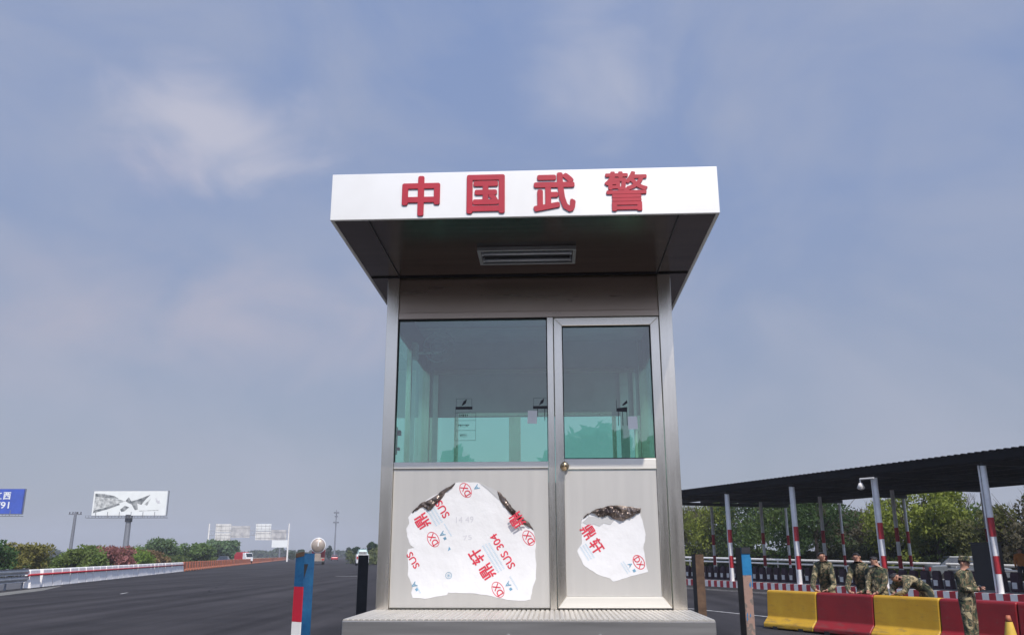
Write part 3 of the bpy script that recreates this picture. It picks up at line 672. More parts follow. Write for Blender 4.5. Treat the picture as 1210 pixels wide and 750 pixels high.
# traffic cone
cone = empty('traffic_cone', (7.745, 14.1, 0), .3, 'yellow and red traffic cone before the red barrier', 'cone')
q = MB(); q.box(-.19, .19, -.19, .19, 0, .035); q.build('base', M['barrier_r'], cone, bevel=.01)
segs = [(.035, .22, 'barrier_r'), (.22, .36, 'barrier_r'), (.36, .56, 'cone_y'), (.56, .70, 'cone_y')]
M['cone_y'] = mat('yellow_reflective', (.65, .42, .06), .5, var=.1)
def cr(z): return .15-(z-.035)*(.12/.665)
q = MB(); q.cyl((0, 0, .035), (0, 0, .33), cr(.035), cr(.33), 20, caps=False); q.build('cone_body', M['barrier_r'], cone, smooth=True)
q = MB(); q.cyl((0, 0, .331), (0, 0, .60), cr(.331)+.003, cr(.60)+.003, 20, caps=False); q.build('reflective_band', M['cone_y'], cone, smooth=True)
q = MB(); q.cyl((0, 0, .60), (0, 0, .695), cr(.60), cr(.695), 20); q.build('cone_tip', M['orange_p'], cone, smooth=True)

# left side: white jersey barriers, then orange ones
GW = 'white concrete barriers with a red rail along the left of the road'
wb = empty('white_barrier', (0, 0, 0), 0, '', 'barrier', GW)
q = MB(); q.prism([(-.22, 0), (-.20, .10), (-.12, .88), (-.09, .92), (.09, .92), (.12, .88), (.20, .10), (.22, 0)], .0, 1.52, 'yz'); q.build('barrier_body', mat('white_barrier_paint', (.80, .77, .75), .7, scale=2.5, col2=(.88, .86, .84)), wb, bevel=.02)
q = MB(); q.box(.02, 1.50, -.158, -.140, .60, .71); q.build('red_stripe', M['red_p'], wb)
wrz = math.atan2(rd.y, rd.x)
nW = 28
for i in range(nW):
    s = -.4 + i*1.72 + (0 if i else -.35); p = RP(s, -.35)
    lab = ('separate white barrier at the near end of the row, gap behind it' if i == 0 else
           'last white barrier where the orange ones begin' if i == nW-1 else
           'white barrier inside the long left-hand row')
    if i == 0: wb.location = (p[0], p[1], 0); wb.rotation_euler = (0, 0, wrz); wb['label'] = lab
    else: copy_tree(wb, (p[0], p[1], 0), wrz+rnd.uniform(-.02, .02), lab)
q = MB(); a = Vector((*RP(-1.0, -.17), .66)); b = Vector((*RP(nW*1.72, -.17), .66)); q.cyl(a, b, .05, n=8); q.cyl(a-Vector((.0, 0, .0)), a+Vector((-.1, 0, -.05)), .05, n=8)
tag(q.build('red_rail', M['red_p'], smooth=True), 'long red pipe rail running along the white barriers', 'rail')
GO = 'orange barriers farther along the left of the road'
ob = empty('orange_barrier', (0, 0, 0), 0, 'orange plastic barrier in the line beyond the white ones', 'barrier', GO)
q = MB(); q.prism(barrier_profile(.13, .28, .95), 0, 1.5, 'yz'); q.build('barrier_body', M['orange_p'], ob, bevel=.02)
q = MB(); q.box(1.51, 1.60, -.12, .12, .05, .85); q.build('end_joint', M['verge'], ob)
for i in range(110):
    s = nW*1.72+i*2.0; p = RP(s, -.35+.02*i*0)
    if i == 0: ob.location = (p[0], p[1], 0); ob.rotation_euler = (0, 0, wrz)
    else: copy_tree(ob, (p[0], p[1], 0), wrz+rnd.uniform(-.02, .02))
# guard rail to the left end
gr = empty('guard_rail', (*RP(-.9, -.3), 0), wrz, 'grey steel guard rail before the white barriers on the left', 'guard rail')
q = MB()
for z in (.83, .48): q.prism([(-.04, z-.15), (.02, z-.11), (-.04, z-.02), (-.04, z+.02), (.02, z+.11), (-.04, z+.15), (-.055, z+.15), (.0, z+.11), (-.055, z+.02), (-.055, z-.02), (.0, z-.11), (-.055, z-.15)], -30, 0, 'yz')
q.build('rail_beam', M['galv'], gr)
for i in range(9):
    q = MB(); q.cyl((-.5-i*2.4, .06, 0), (-.5-i*2.4, .06, 1.0), .06, n=8); q.build('rail_post', M['grey_metal'], gr)

# ------------------------------------------------------------------ right-hand open shed
shed = empty('roofed_shed', (K0.x, K0.y, 0), math.atan2(kd.y, kd.x), 'long open shed with dark flat roof on red and white banded posts', 'shed')
# local frame: x along the kerb (towards the right and nearer), y = left-hand normal, so 'behind' is negative of kn -> use -y flip
flip = -1 if (Vector((-kd.y, kd.x)).dot(kn) < 0) else 1
ZR = 4.78
q = MB()
yf, ybk = .02*flip, 12.4*flip
n_ = 190; xs = [-14+i*.3 for i in range(n_)]
for i in range(n_-1):       # corrugated sheet: trapezoid ribs
    x = xs[i]
    q.prism([(x, ZR+.30), (x+.15, ZR+.30), (x+.18, ZR+.35), (x+.27, ZR+.35), (x+.30, ZR+.30), (x+.30, ZR+.315), (x+.27, ZR+.365), (x+.18, ZR+.365), (x+.15, ZR+.315), (x, ZR+.315)], min(yf, ybk), max(yf, ybk), 'xz')
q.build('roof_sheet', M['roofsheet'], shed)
q = MB()
for y in (1.5, 3, 4.5, 6.25, 7.8, 9.3, 10.8, 12.25): q.box(-14, 42, y*flip-.04, y*flip+.04, ZR+.10, ZR+.28)
q.build('purlin', M['dark_metal'], shed)
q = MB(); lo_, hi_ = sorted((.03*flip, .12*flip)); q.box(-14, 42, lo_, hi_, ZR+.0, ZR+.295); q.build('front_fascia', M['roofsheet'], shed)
q = MB()
for k in range(-2, 8):
    x = -2.2+5.25*k; lo_, hi_ = sorted((.15*flip, 12.35*flip)); q.box(x-.05, x+.05, lo_, hi_, ZR-.10, ZR+.095)
q.build('roof_beam', M['dark_metal'], shed)
def banded(x, y, r, z0=.27):
    e = MB(); e.cyl((x, y, z0), (x, y, ZR-.13), r, n=14); p_ = e.build('post', M['pole_w'], shed)
    for a_, b_ in ((.951, 1.549), (2.201, 2.849)):
        f_ = MB(); f_.cyl((x, y, a_), (x, y, b_), r+.006, n=14); f_.build('red_band', M['red_p'], p_)
    g_ = MB(); g_.cyl((x, y, z0), (x, y, z0+.02), r+.08, n=12); g_.build('foot_plate', M['grey_metal'], p_)
    return p_
for k in range(-2, 7):
    x = -2.2+5.25*k
    for w_, r in ((.25, .10), (6.2, .09), (12.1, .08)):
        p_ = banded(x, w_*flip, r)
    # rain pipe beside each front post
    q = MB(); q.cyl((x-.19, .25*flip, .3), (x-.19, .25*flip, ZR-.1), .035, n=8); q.build('rain_pipe', M['pole_w'], shed)
# lamp/camera on front post
pp = KP(-2.2+5.25*2, .05)
cm = empty('camera_lamp', (pp.x, pp.y, 4.42), math.atan2(kd.y, kd.x), 'white dome camera on an arm from the third banded post', 'camera')
q = MB(); q.cyl((.18, 0, .2), (-.62, 0, .22), .04, n=10); q.cyl((-.62, 0, .24), (-.62, 0, .05), .03, n=10); q.build('arm', M['white_p'], cm)
q = MB(); q.cyl((-.62, 0, .06), (-.62, 0, -.14), .07, .16, n=20); q.sphere((-.62, 0, -.14), (.155, .155, .09)); q.build('dome', M['white_p'], cm, smooth=True)
# dark low barrier blocks with white squares
db = empty('dark_block', (0, 0, .27), 0, 'small dark block with a white square in the row behind the kerb', 'barrier block', 'dark blocks with white squares behind the painted kerb')
q = MB(); q.prism([(-.12, 0), (-.08, .62), (-.03, .70), (.03, .70), (.08, .62), (.12, 0)], -.17, .17, 'yz'); q.build('block_body', M['maroon'], db, bevel=.01)
q = MB(); q.box(-.10, .10, -.125, -.10, .12, .34); q.build('white_square', M['white_p'], db)
krz = math.atan2(kd.y, kd.x)
for i in range(90):
    s = -20+i*.60; p = KP(s, 2.4)
    if i == 0: db.location = (p.x, p.y, .27); db.rotation_euler = (0, 0, krz)
    else: copy_tree(db, (p.x, p.y, .27), krz)
# guard rail behind
g2 = empty('guard_rail', (K0.x, K0.y, 0), krz, 'pale double guard rail beyond the shed in front of the trees', 'guard rail')
q = MB()
a0, a1 = (-34, 15.0*flip), (36, 15.0*flip)
def railz(x): return 1.02 - (x)*.0115
q2 = MB()
xs_ = [-34+i*2 for i in range(36)]
for i in range(35):
    x0, x1 = xs_[i], xs_[i+1]; z0, z1 = railz(x0), railz(x1)
    for dz, r in ((0, .08), (-.27, .07)): q.cyl((x0, 15.0*flip, z0+dz), (x1, 15.0*flip, z1+dz), r, n=8)
q.build('rail_beam', M['white_p'], g2)
for i in range(0, 35, 2):
    m_ = MB(); m_.cyl((xs_[i], 15.15*flip, 0), (xs_[i], 15.15*flip, railz(xs_[i])+.02), .06, n=8); m_.build('rail_post', M['galv'], g2)
# dark cabinet
cb = empty('dark_cabinet', (17.9, 33.4, .27), krz, 'tall black cabinet behind the nearest banded post', 'cabinet')
q = MB(); q.box(-.42, .42, -.3, .3, .06, 1.72); q.build('cabinet_body', M['post_black'], cb, bevel=.015)
q = MB(); q.box(-.36, .36, -.315, -.302, .15, 1.62); q.box(-.36, .36, .302, .315, .15, 1.62); q.build('cabinet_door', M['gasket'], cb, bevel=.004)
q = MB(); q.box(-.46, .46, -.34, .34, 1.722, 1.77); q.build('cabinet_top', M['dark_metal'], cb); q = MB(); q.box(-.38, .38, -.26, .26, 0, .058); q.build('plinth', M['concrete'], cb)

# ------------------------------------------------------------------ vehicles
def car(loc, rz, paint, label, scale=1, group=None, kind='car'):
    """side profile along x, front at +x; width along y"""
    e = empty('parked_car' if kind == 'p' else 'car', loc, rz, label, 'car', group); e.scale = (scale,)*3
    w2 = .88
    q = MB(); q.prism([(-2.2, .32), (-2.25, .75), (-2.15, .98), (-1.3, 1.02), (1.0, .98), (2.0, .82), (2.22, .62), (2.2, .3), (1.75, .28), (1.3, .28), (-1.2, .28)], -w2, w2, 'xz'); q.build('body', paint, e, bevel=.07, seg=3)
    q = MB(); pts = [(-1.75, .98), (-1.15, 1.42), (.35, 1.45), (1.1, .96)]
    q.add([(x, s*(w2-.05 if z < 1.1 else w2-.22), z) for s in (-1, 1) for x, z in pts], [(0, 1, 2, 3), (7, 6, 5, 4), (0, 4, 5, 1), (1, 5, 6, 2), (2, 6, 7, 3), (3, 7, 4, 0)])
    q.build('cabin_glass', M['car_glass'], e, bevel=.03)
    q = MB(); q.box(-1.12, .34, -w2+.2, w2-.2, 1.43, 1.475); q.build('roof', paint, e, bevel=.02)
    for x in (-1.4, 1.38):
        for s in (-1, 1):
            wh = MB(); wh.cyl((x, s*(w2-.17), .32), (x, s*(w2+.02), .32), .32, n=20); t_ = wh.build('wheel', M['rubber'], e)
            rm = MB(); rm.cyl((x, s*(w2+.021), .32), (x, s*(w2+.03), .32), .19, n=14); rm.build('rim', M['galv'], t_)
    for s in (-1, 1):
        q = MB(); q.box(-2.275, -2.2, s*.72-.14, s*.72+.14, .68, .88); q.build('tail_light', M['taillight'], e)
        q = MB(); q.box(2.12, 2.23, s*.66-.16, s*.66+.16, .60, .74); q.build('headlight', M['tube'], e)
    return e
vrz = math.atan2(rd.y, rd.x)
GV = 'vehicles on the motorway'
van = empty('van', (-23.7, 140, 0), vrz, 'white van with dark rear window just left of the booth', 'van', GV)
q = MB(); q.prism([(-.9, .35), (-1.0, 1.1), (-.98, 1.72), (3.6, 1.72), (4.2, 1.2), (4.2, .35)], -.98, .98, 'xz'); q.build('body', M['car_white'], van, bevel=.12, seg=3)
M['van_top'] = mat('pale_teal_paint', (.22, .34, .34), .3)
q = MB(); q.add([(x, s_*y, z) for s_ in (-1, 1) for x, y, z in ((-.93, .86, 1.70), (-.5, .62, 2.48), (2.6, .62, 2.5), (3.4, .86, 1.70))], [(0, 1, 2, 3), (7, 6, 5, 4), (0, 4, 5, 1), (1, 5, 6, 2), (2, 6, 7, 3), (3, 7, 4, 0)]); q.build('cabin', M['van_top'], van, bevel=.12, seg=3)
q = MB(); q.prism([(-.98, 1.74), (-.78, 2.12), (-.70, 2.12), (-.90, 1.74)], -.62, .62, 'xz'); q.build('rear_window', M['car_glass'], van)
for s in (-1, 1):
    q = MB(); q.box(-1.03, -.96, s*.82-.1, s*.82+.1, 1.0, 1.4); q.build('tail_light', M['taillight'], van)
    for x in (.1, 3.2): q = MB(); q.cyl((x, s*.75, .36), (x, s*1.0, .36), .36, n=16); q.build('wheel', M['rubber'], van)
car((-48.9, 150, 0), vrz+pi, M['car_dark'], 'dark car behind the orange barriers', 1, GV)
car((-52.6, 262, 0), vrz, M['car_red'], 'small red car far down the road beside the tanker', 1.1, GV)
car((26.4, 51.5, 0), R(-12), M['car_grey'], 'grey car parked beyond the shed under the pale guard rail', 1.0)
# tanker lorry seen from behind
tk = empty('tanker_truck', (-34.1, 155, 0), vrz, 'tanker lorry driving away, round beige tank end facing us', 'truck')
q = MB(); q.cyl((0, 0, 3.25), (8.5, 0, 3.25), 1.32, n=36); q.build('tank', M['car_white'], tk, bevel=.06)
q = MB(); q.sphere((0, 0, 3.25), (.5, 1.2, 1.2), 36, 20); q.build('tank_end', M['tank'], tk, smooth=True)
q = MB(); q.box(-.56, -.53, -.10, .10, 3.1, 4.5); q.build('ladder', M['white_p'], tk)
q = MB(); q.box(0, 9.5, -.5, .5, 1.0, 1.9); q.box(-.1, .1, -1.2, 1.2, .6, 1.2); q.build('chassis', M['tank'], tk)
q = MB(); q.box(9.6, 11.6, -1.2, 1.2, .7, 3.2); q.build('cab', M['car_red'], tk, bevel=.1)
for x in (1.4, 2.8, 8, 10.6):
    for s in (-1, 1): q = MB(); q.cyl((x, s*.75, .52), (x, s*1.2, .52), .52, n=18); q.build('wheel', M['rubber'], tk)
for s in (-1, 1): q = MB(); q.box(-.16, -.11, s*.95-.2, s*.95+.2, .75, 1.0); q.build('tail_light', M['taillight'], tk)
# red and white lorry on the opposite carriageway
tk = empty('red_truck', (-52.0, 172, 0), vrz+pi+.75, 'red lorry with a white cab behind the orange barriers', 'truck'); tk.scale = (.62, .75, .75)
q = MB(); q.prism([(-3.4, .9), (-3.5, 2.2), (-2.6, 2.9), (.2, 2.9), (.6, 2.5), (.6, .9)], -1.1, 1.1, 'xz'); q.build('cargo_body', M['car_red'], tk, bevel=.12, seg=3)
q = MB(); q.prism([(.7, .7), (.7, 2.7), (1.9, 2.75), (2.4, 1.7), (2.5, .7)], -1.1, 1.1, 'xz'); q.build('cab', M['car_white'], tk, bevel=.08)
q = MB(); q.prism([(1.95, 2.6), (2.42, 1.75), (2.47, 1.75), (2.02, 2.62)], -.95, .95, 'xz'); q.build('windscreen', M['car_glass'], tk)
q = MB(); q.box(-3.4, 2.5, -.5, .5, .5, .69); q.build('chassis', M['dark_metal'], tk)
for x in (-2.6, -1.2, 1.6):
    for s in (-1, 1): q = MB(); q.cyl((x, s*.7, .5), (x, s*1.12, .5), .5, n=16); q.build('wheel', M['rubber'], tk)

# ------------------------------------------------------------------ billboards, gantry, poles
def billboard(loc, rz, label, wd, hh, z0, face):
    e = empty('billboard', loc, rz, label, 'billboard')
    q = MB(); q.box(-wd/2, wd/2, 0, .5, z0, z0+hh); q.build('panel', face, e)
    q = MB(); q.box(-wd/2-.1, wd/2+.1, .52, .9, z0-.1, z0+hh+.1); q.build('panel_back', M['grey_metal'], e)
    q = MB(); q.cyl((0, .5, -.5), (0, .5, z0-.9), .75, .6, n=18); q.build('column', M['grey_metal'], e)
    q = MB(); q.cyl((0, .5, z0-1.5), (0, .5, z0+.2), .85, n=18); q.build('column_head', M['dark_metal'], e)
    q = MB()
    q.box(-wd/2-1.0, wd/2+.5, -.9, .45, z0-.62, z0-.5); q.box(-wd/2-1.0, wd/2+.5, -.95, -.88, z0-.1, z0-.03)
    i = 0
    x = -wd/2-1
    while x < wd/2+.5: q.box(x, x+.07, -.95, -.88, z0-.6, z0-.03); x += .8
    q.build('catwalk', M['grey_metal'], e)
    q = MB(); x = -wd/2+1
    while x < wd/2: q.box(x, x+.1, -.12, 0, z0-.5, z0+.9); x += 2.9
    q.build('lamp_arms', M['grey_metal'], e)
    return e
B1 = billboard((-94.4, 215, 0), .0, 'white billboard with grey printed picture on a single column', 18.2, 5.9, 11.05, M['white_board'])
# printed picture: receding roofs, a dark arrow-like cluster, a small logo and a line of text
bw_, z0 = 18.2, 11.05
def bp(u, v): return (-bw_/2+u*bw_, z0+5.9*(1-v))
def prnt(polys, m, y=-.012, par=B1, nm='print'):
    q = MB()
    for k, pl_ in enumerate(polys): q.prism([bp(*p) for p in pl_], y, y-.01-.002*k, 'xz')
    return q.build(nm, m, par)
prnt([[(.02, .10), (.14, .12), (.28, .20), (.35, .32), (.22, .29), (.02, .22)], [(.02, .78), (.15, .70), (.35, .50), (.37, .56), (.2, .75), (.02, .90)],
      [(.44, .40), (.48, .25), (.52, .42), (.60, .35), (.66, .28), (.77, .15), (.70, .38), (.66, .56), (.60, .50), (.62, .75), (.58, .78), (.53, .55), (.47, .47)],
      [(.38, .75), (.44, .60), (.50, .66), (.44, .82), (.40, .85)]], M['print_dark'])
prnt([[(.02, .23), (.22, .30), (.36, .35), (.44, .42), (.37, .49), (.18, .66), (.02, .76)], [(.64, .80), (.90, .77), (.90, .80), (.64, .83)], [(.70, .55), (.78, .30), (.74, .60)]], M['print_mid'], y=-.006, nm='picture')
prnt([[(.85, .42), (.86, .33), (.88, .40), (.91, .38), (.90, .44), (.92, .50), (.88, .52)], [(.84, .3), (.86, .3), (.85, .38)]], M['ink_grey'], nm='logo')
B2 = billboard((-130.0, 215, 0), .0, 'blue billboard cut by the left edge with white lettering', 18.2, 6.0, 11.5, M['blue_board'])
q = MB()
put_text(q, '江', 2.85, 15.85, 1.75, y=-.01, th=.02, bold=.02); put_text(q, '西', 5.05, 15.85, 1.7, y=-.01, th=.02, bold=.03); put_text(q, '791', 4.2, 13.6, 1.55, y=-.01, th=.02, bold=.02, wfit=3.4)
q.build('lettering', M['white_board'], B2)
# motorway gantry signs
gy = empty('sign_gantry', (0, 230, 0), 0, 'grey motorway gantry carrying four pale sign boards seen from behind', 'gantry')
for x in (-79.4, -58.5):
    q = MB(); q.cyl((x, 0, 0), (x, 0, 9.6), .22, .16, n=10); q.build('gantry_post', M['white_p'], gy)
q = MB()
for z in (6.6, 7.8):
    q.cyl((-79.4, 0, z), (-58.5, 0, z), .07, n=6)
for i in range(20): q.cyl((-79.4+i*1.045, 0, 6.6 if i % 2 else 7.8), (-79.4+(i+1)*1.045, 0, 7.8 if i % 2 else 6.6), .04, n=5)
q.build('truss', M['galv'], gy)
M['sign_pale'] = mat('pale_sign_back', (.52, .51, .49), .5, col2=(.68, .67, .64), scale=.9, lo=.35, hi=.6)
M['sign_grey'] = mat('grey_sign_back', (.36, .36, .37), .5, col2=(.52, .51, .50), scale=.9, lo=.4, hi=.6)
for x0, x1, za, zb_, m_ in ((-77.6, -73.6, 7.4, 9.5, 'sign_pale'), (-77.6, -73.6, 5.3, 7.2, 'sign_pale'), (-73.5, -68.6, 6.0, 9.0, 'sign_grey'), (-67.1, -63.1, 7.8, 9.5, 'white_board'), (-67.1, -63.1, 5.4, 7.6, 'sign_pale'), (-63.0, -59.0, 5.4, 8.0, 'sign_grey')):
    q = MB(); q.box(x0, x1, -.3, -.2, za, zb_); s_ = q.build('sign_board', M[m_], gy)
    q = MB(); x = x0+.3
    while x < x1-.3: q.box(x, x+.1, -.34, -.302, za+.1, zb_-.1); x += 1.1
    for z in (za+.5, zb_-.5): q.box(x0, x1, -.36, -.342, z-.05, z+.05)
    q.build('stiffener', M['sign_grey'], s_)
sb = empty('roadside_sign', (-86.9, 330, 0), 0, 'plain white roadside hoarding on a stem beside the gantry', 'sign')
q = MB(); q.box(-3.1, 3.1, 0, .3, 4.4, 7.0); q.build('board', M['white_board'], sb); q = MB(); q.cyl((0, .1, 0), (0, .1, 4.4), .3, n=10); q.build('stem', M['grey_metal'], sb)
up = empty('utility_pole', (-55.05, 110, 0), 0, 'grey utility pole with a crossarm above the left bushes', 'pole')
q = MB(); q.cyl((0, 0, 0), (.1, 0, 6.9), .24, .16, n=12); q.build('pole', M['grey_metal'], up)
q = MB(); q.box(-.75, .85, -.06, .06, 6.55, 6.68); q.build('crossarm', M['grey_metal'], up)
for x in (-.65, -.25, .35, .75): q = MB(); q.cyl((x, 0, 6.68), (x, 0, 6.9), .06, n=8); q.build('insulator', M['dark_metal'], up)
cw = empty('radio_mast', (-100.6, 500, 0), 0, 'thin grey radio mast rising beyond the road', 'mast')
q = MB(); q.cyl((0, 0, 0), (0, 0, 26.5), .55, .22, n=10); q.build('mast', M['grey_metal'], cw)
for z, r in ((19.2, 1.6), (22.5, .9), (24.6, 1.5)): q = MB(); q.cyl((0, 0, z), (0, 0, z+.7), r, n=12); q.build('antenna_ring', M['grey_metal'], cw)

# ------------------------------------------------------------------ vegetation
def crown_mesh(seed, clumps, n, leaf, spread):
    """clumps: list of (centre, radius). Returns raw quads"""
    r_ = random.Random(seed); q = MB()
    tot = sum(c[1]**2 for c in clumps)
    for c, rad in clumps:
        k = int(n*rad*rad/tot)
        for _ in range(k):
            d = Vector((r_.gauss(0, 1), r_.gauss(0, 1), r_.gauss(0, 1))).normalized()*rad*(r_.random()**.4)
            d.z *= .8
            p = Vector(c)+d; s = leaf*r_.uniform(.6, 1.4)
            u = Vector((r_.gauss(0, 1), r_.gauss(0, 1), r_.gauss(0, .8))).normalized(); v = u.orthogonal().normalized()
            v = (Matrix.Rotation(r_.uniform(0, 6.28), 3, u) @ v); w_ = u.cross(v)
            q.add([p-v*s, p+w_*s*.45, p+v*s, p-w_*s*.45], [(0, 1, 2, 3)])
    return q
def limbs(q, r_, base, h, spread, n, r0):
    tops = []
    q.cyl(base, base+Vector((r_.uniform(-.1, .1), r_.uniform(-.1, .1), h*.45)), r0, r0*.7, n=8)
    c = base+Vector((0, 0, h*.4))
    for i in range(n):
        a = 2*pi*i/n+r_.uniform(-.4, .4); e = c+Vector((cos(a)*spread*r_.uniform(.4, .9), sin(a)*spread*r_.uniform(.4, .9), h*r_.uniform(.2, .5)))
        q.cyl(c, e, r0*.5, r0*.15, n=6); tops.append(e)
        for _ in range(2):
            e2 = e+Vector((r_.uniform(-.5, .5)*spread, r_.uniform(-.5, .5)*spread, h*r_.uniform(.02, .2))); q.cyl(c.lerp(e, .6), e2, r0*.22, r0*.06, n=5); tops.append(e2)
    return tops
def tree(x, y, h, rad, col, n, label, group, leaf=.16, seed=0, low=.3, name='tree', cat='tree', z=0, nc=16):
    e = empty(name, (x, y, z), 0, label, cat, group); r_ = random.Random(seed*31+5)
    q = MB(); limbs(q, r_, Vector((0, 0, -.1)), h, rad*.8, 6, .04*h*.6); q.build('trunk', M['bark'], e)
    cl_ = []
    for i in range(nc):
        a = r_.uniform(0, 2*pi); t_ = r_.random(); zz_ = h*(low+(1-low-.12)*t_)
        rr = rad*math.sqrt(max(.05, 1-((t_-.35)/.75)**2))*r_.uniform(.35, .85)
        cr_ = min(rad*r_.uniform(.25, .45), h*.3); cl_.append(((cos(a)*rr, sin(a)*rr, min(zz_, h-.8*cr_)), cr_))
    cr_ = min(rad*.35, h*.25); cl_.append(((0, 0, h-.8*cr_), cr_)); cl_.append(((0, 0, h*.55), min(rad*.5, h*.4)))
    crown_mesh(seed, cl_, n, leaf, rad).build('crown', leafmat(col), e, smooth='raw')
    return e
def bush(x, y, h, rad, col, n, label, group, leaf=.14, seed=0, name='bush'):
    return tree(x, y, h, rad, tuple(c*1.3 for c in col), n, label, group, leaf, seed, low=.12, name=name, cat='bush')
GBU = 'bushes beyond the left guard rail'
bushes = [(-45.5, 70, 3.6, 3.0, (.13, .19, .028), 'bright green bush at the far left edge'), (-39.6, 67, 3.3, 2.1, (.035, .075, .02), 'dark green bush between bright and brownish bushes'),
          (-39.2, 71, 3.1, 2.5, (.14, .13, .035), 'brownish yellow bush below the utility pole'), (-36.9, 76, 3.0, 2.2, (.10, .14, .035), 'olive bush left of the pink one'), (-35.9, 73.5, 2.5, 1.5, (.09, .12, .03), 'low olive bush left of the pink one'),
          (-37.2, 82, 2.9, 2.3, (.23, .10, .095), 'reddish pink flowering bush below the white billboard'), (-41.0, 95, 2.9, 3.2, (.12, .18, .03), 'light green bush right of the pink one'), (-41.5, 101, 2.6, 2.6, (.15, .10, .05), 'reddish brown bush behind the light green one'),
          (-47.5, 72, 3.3, 2.6, (.10, .15, .03), 'green bush cut by the left edge'), (-45.5, 95, 3.1, 3.0, (.12, .13, .04), 'olive bush behind the pink one')]
for i, (x, y, h, r, c, lab) in enumerate(bushes): bush(x, y, h*.86, r, c, 3600, lab, GBU, leaf=.15, seed=i+1)
GT = 'trees along the left of the motorway'
tl = [(-56, 140, 4.3, 4.0, (.12, .18, .08), 'rounded grey green tree right of the billboard column'), (-49.5, 138, 3.5, 3.6, (.11, .17, .055), 'green tree left of the gantry post'), (-71, 210, 5.3, 4.0, (.11, .17, .08), 'tall green tree behind the left gantry signs'), (-66.5, 205, 5.0, 4.0, (.10, .16, .07), 'green tree under the middle of the gantry'), (-61, 150, 3.4, 3.6, (.13, .19, .06), 'light green low tree left of the grey green one'),
      (-79, 330, 3.6, 2.0, (.04, .07, .03), 'small dark tree at the foot of the right gantry post'), (-84, 336, 3.0, 1.8, (.045, .08, .035), 'small dark tree under the white hoarding'),
      (-26.4, 165, 4.0, 1.5, (.045, .08, .04), 'dark pointed tree left of the booth beyond the white van'), (-29.5, 168, 3.1, 1.4, (.03, .06, .035), 'slim dark tree left of the white van'), (-24.0, 160, 3.1, 2.6, (.13, .15, .06), 'yellowish tree beside the booth edge'),
      (-55.5, 300, 4.0, 1.5, (.035, .06, .035), 'small dark tree right of the radio mast foot'), (-62, 300, 4.6, 1.2, (.03, .055, .035), 'slim dark tree left of the radio mast foot')]
for i, (x, y, h, r, c, lab) in enumerate(tl): tree(x, y, h, r, c, 3200, lab, GT, leaf=.24 if y < 180 else .34, seed=40+i, low=.15)
# right-hand trees beyond the guard rail
GR_ = 'trees beyond the shed'
adj = ['yellow green', 'dark green', 'olive', 'mid green', 'brownish green']
cols = {'yellow green': (.17, .20, .034), 'dark green': (.042, .075, .022), 'olive': (.11, .115, .036), 'mid green': (.072, .112, .028), 'brownish green': (.085, .075, .045)}
spec = [ # u-ratio x/y, depth, height, radius, kind, label
 (.200, 84, 6.2, 4.0, 'olive', 'olive tree just right of the booth edge'),
 (.232, 80, 6.6, 3.6, 'yellow green', 'yellow green tree above the brown post'),
 (.272, 78, 7.2, 4.0, 'dark green', 'dark green tree above the blue topped post'),
 (.318, 72, 7.4, 4.0, 'mid green', 'mid green tree left of the second banded post'),
 (.345, 66, 7.0, 3.4, 'dark green', 'dark green tree above the first soldier'),
 (.385, 72, 5.2, 3.4, 'brownish green', 'brownish thicket tree above the two heads'),
 (.425, 70, 5.0, 3.4, 'brownish green', 'brownish thicket tree right of the dome camera'),
 (.452, 60, 6.6, 3.1, 'yellow green', 'large bright yellow green tree above the bending soldier'),
 (.482, 58, 6.2, 2.6, 'yellow green', 'bright green tree above the standing soldier'),
 (.520, 58, 4.8, 3.0, 'mid green', 'mid green tree left of the nearest banded post'),
 (.556, 54, 4.6, 3.0, 'olive', 'olive tree right of the nearest banded post'),
 (.595, 52, 5.0, 3.0, 'brownish green', 'brownish green tree at the right edge'),
 (.640, 52, 5.6, 3.2, 'mid green', 'mid green tree outside the right edge')]
for i, (r, y, h, rad, kd_, lab) in enumerate(spec):
    tree(r*y, y, h, rad, cols[kd_], 8000, lab, GR_, leaf=.13, seed=70+i, low=.1, nc=20)
GBT = 'bare trees behind the shed'
def bare(x, y, h, label, seed, proto=None):
    e = empty('bare_tree', (x, y, 0), 0, label, 'tree', GBT); r_ = random.Random(seed); q = MB(); tw = MB()
    def rec(p, d, l, r, depth, mb):
        e_ = p+d*l; mb.cyl(p, e_, r, r*.65, n=5 if depth < 2 else 3, caps=False)
        if depth == 5: return
        for _ in range(3 if depth < 4 else 2):
            nd_ = (d+Vector((r_.uniform(-.6, .6), r_.uniform(-.6, .6), r_.uniform(-.05, .35)))).normalized(); rec(e_ if r_.random() < .7 else p.lerp(e_, .6), nd_, l*r_.uniform(.6, .8), r*.6, depth+1, tw if depth >= 1 else mb)
    rec(Vector((0, 0, 0)), Vector((0, 0, 1)), h*.3, .11, 0, q)
    q.build('trunk', M['twig'], e); tw.build('twigs', M['twig'], e); return e
for i, (r, y, h, lab) in enumerate([(.21, 92, 8, 'bare tree seen just right of the booth'), (.375, 84, 7.2, 'bare tree behind the first two soldiers'), (.40, 82, 7.4, 'bare tree under the dome camera arm'), (.425, 84, 7.2, 'bare tree right of the third banded post'), (.505, 72, 7.0, 'bare tree right of the bright green tree'), (.53, 70, 7.2, 'bare tree left of the nearest banded post'), (.575, 66, 7.2, 'bare tree right of the nearest banded post'), (.24, 95, 8, 'bare tree behind the yellow green one')]):
    bare(r*y, y, h, lab, 100+i)
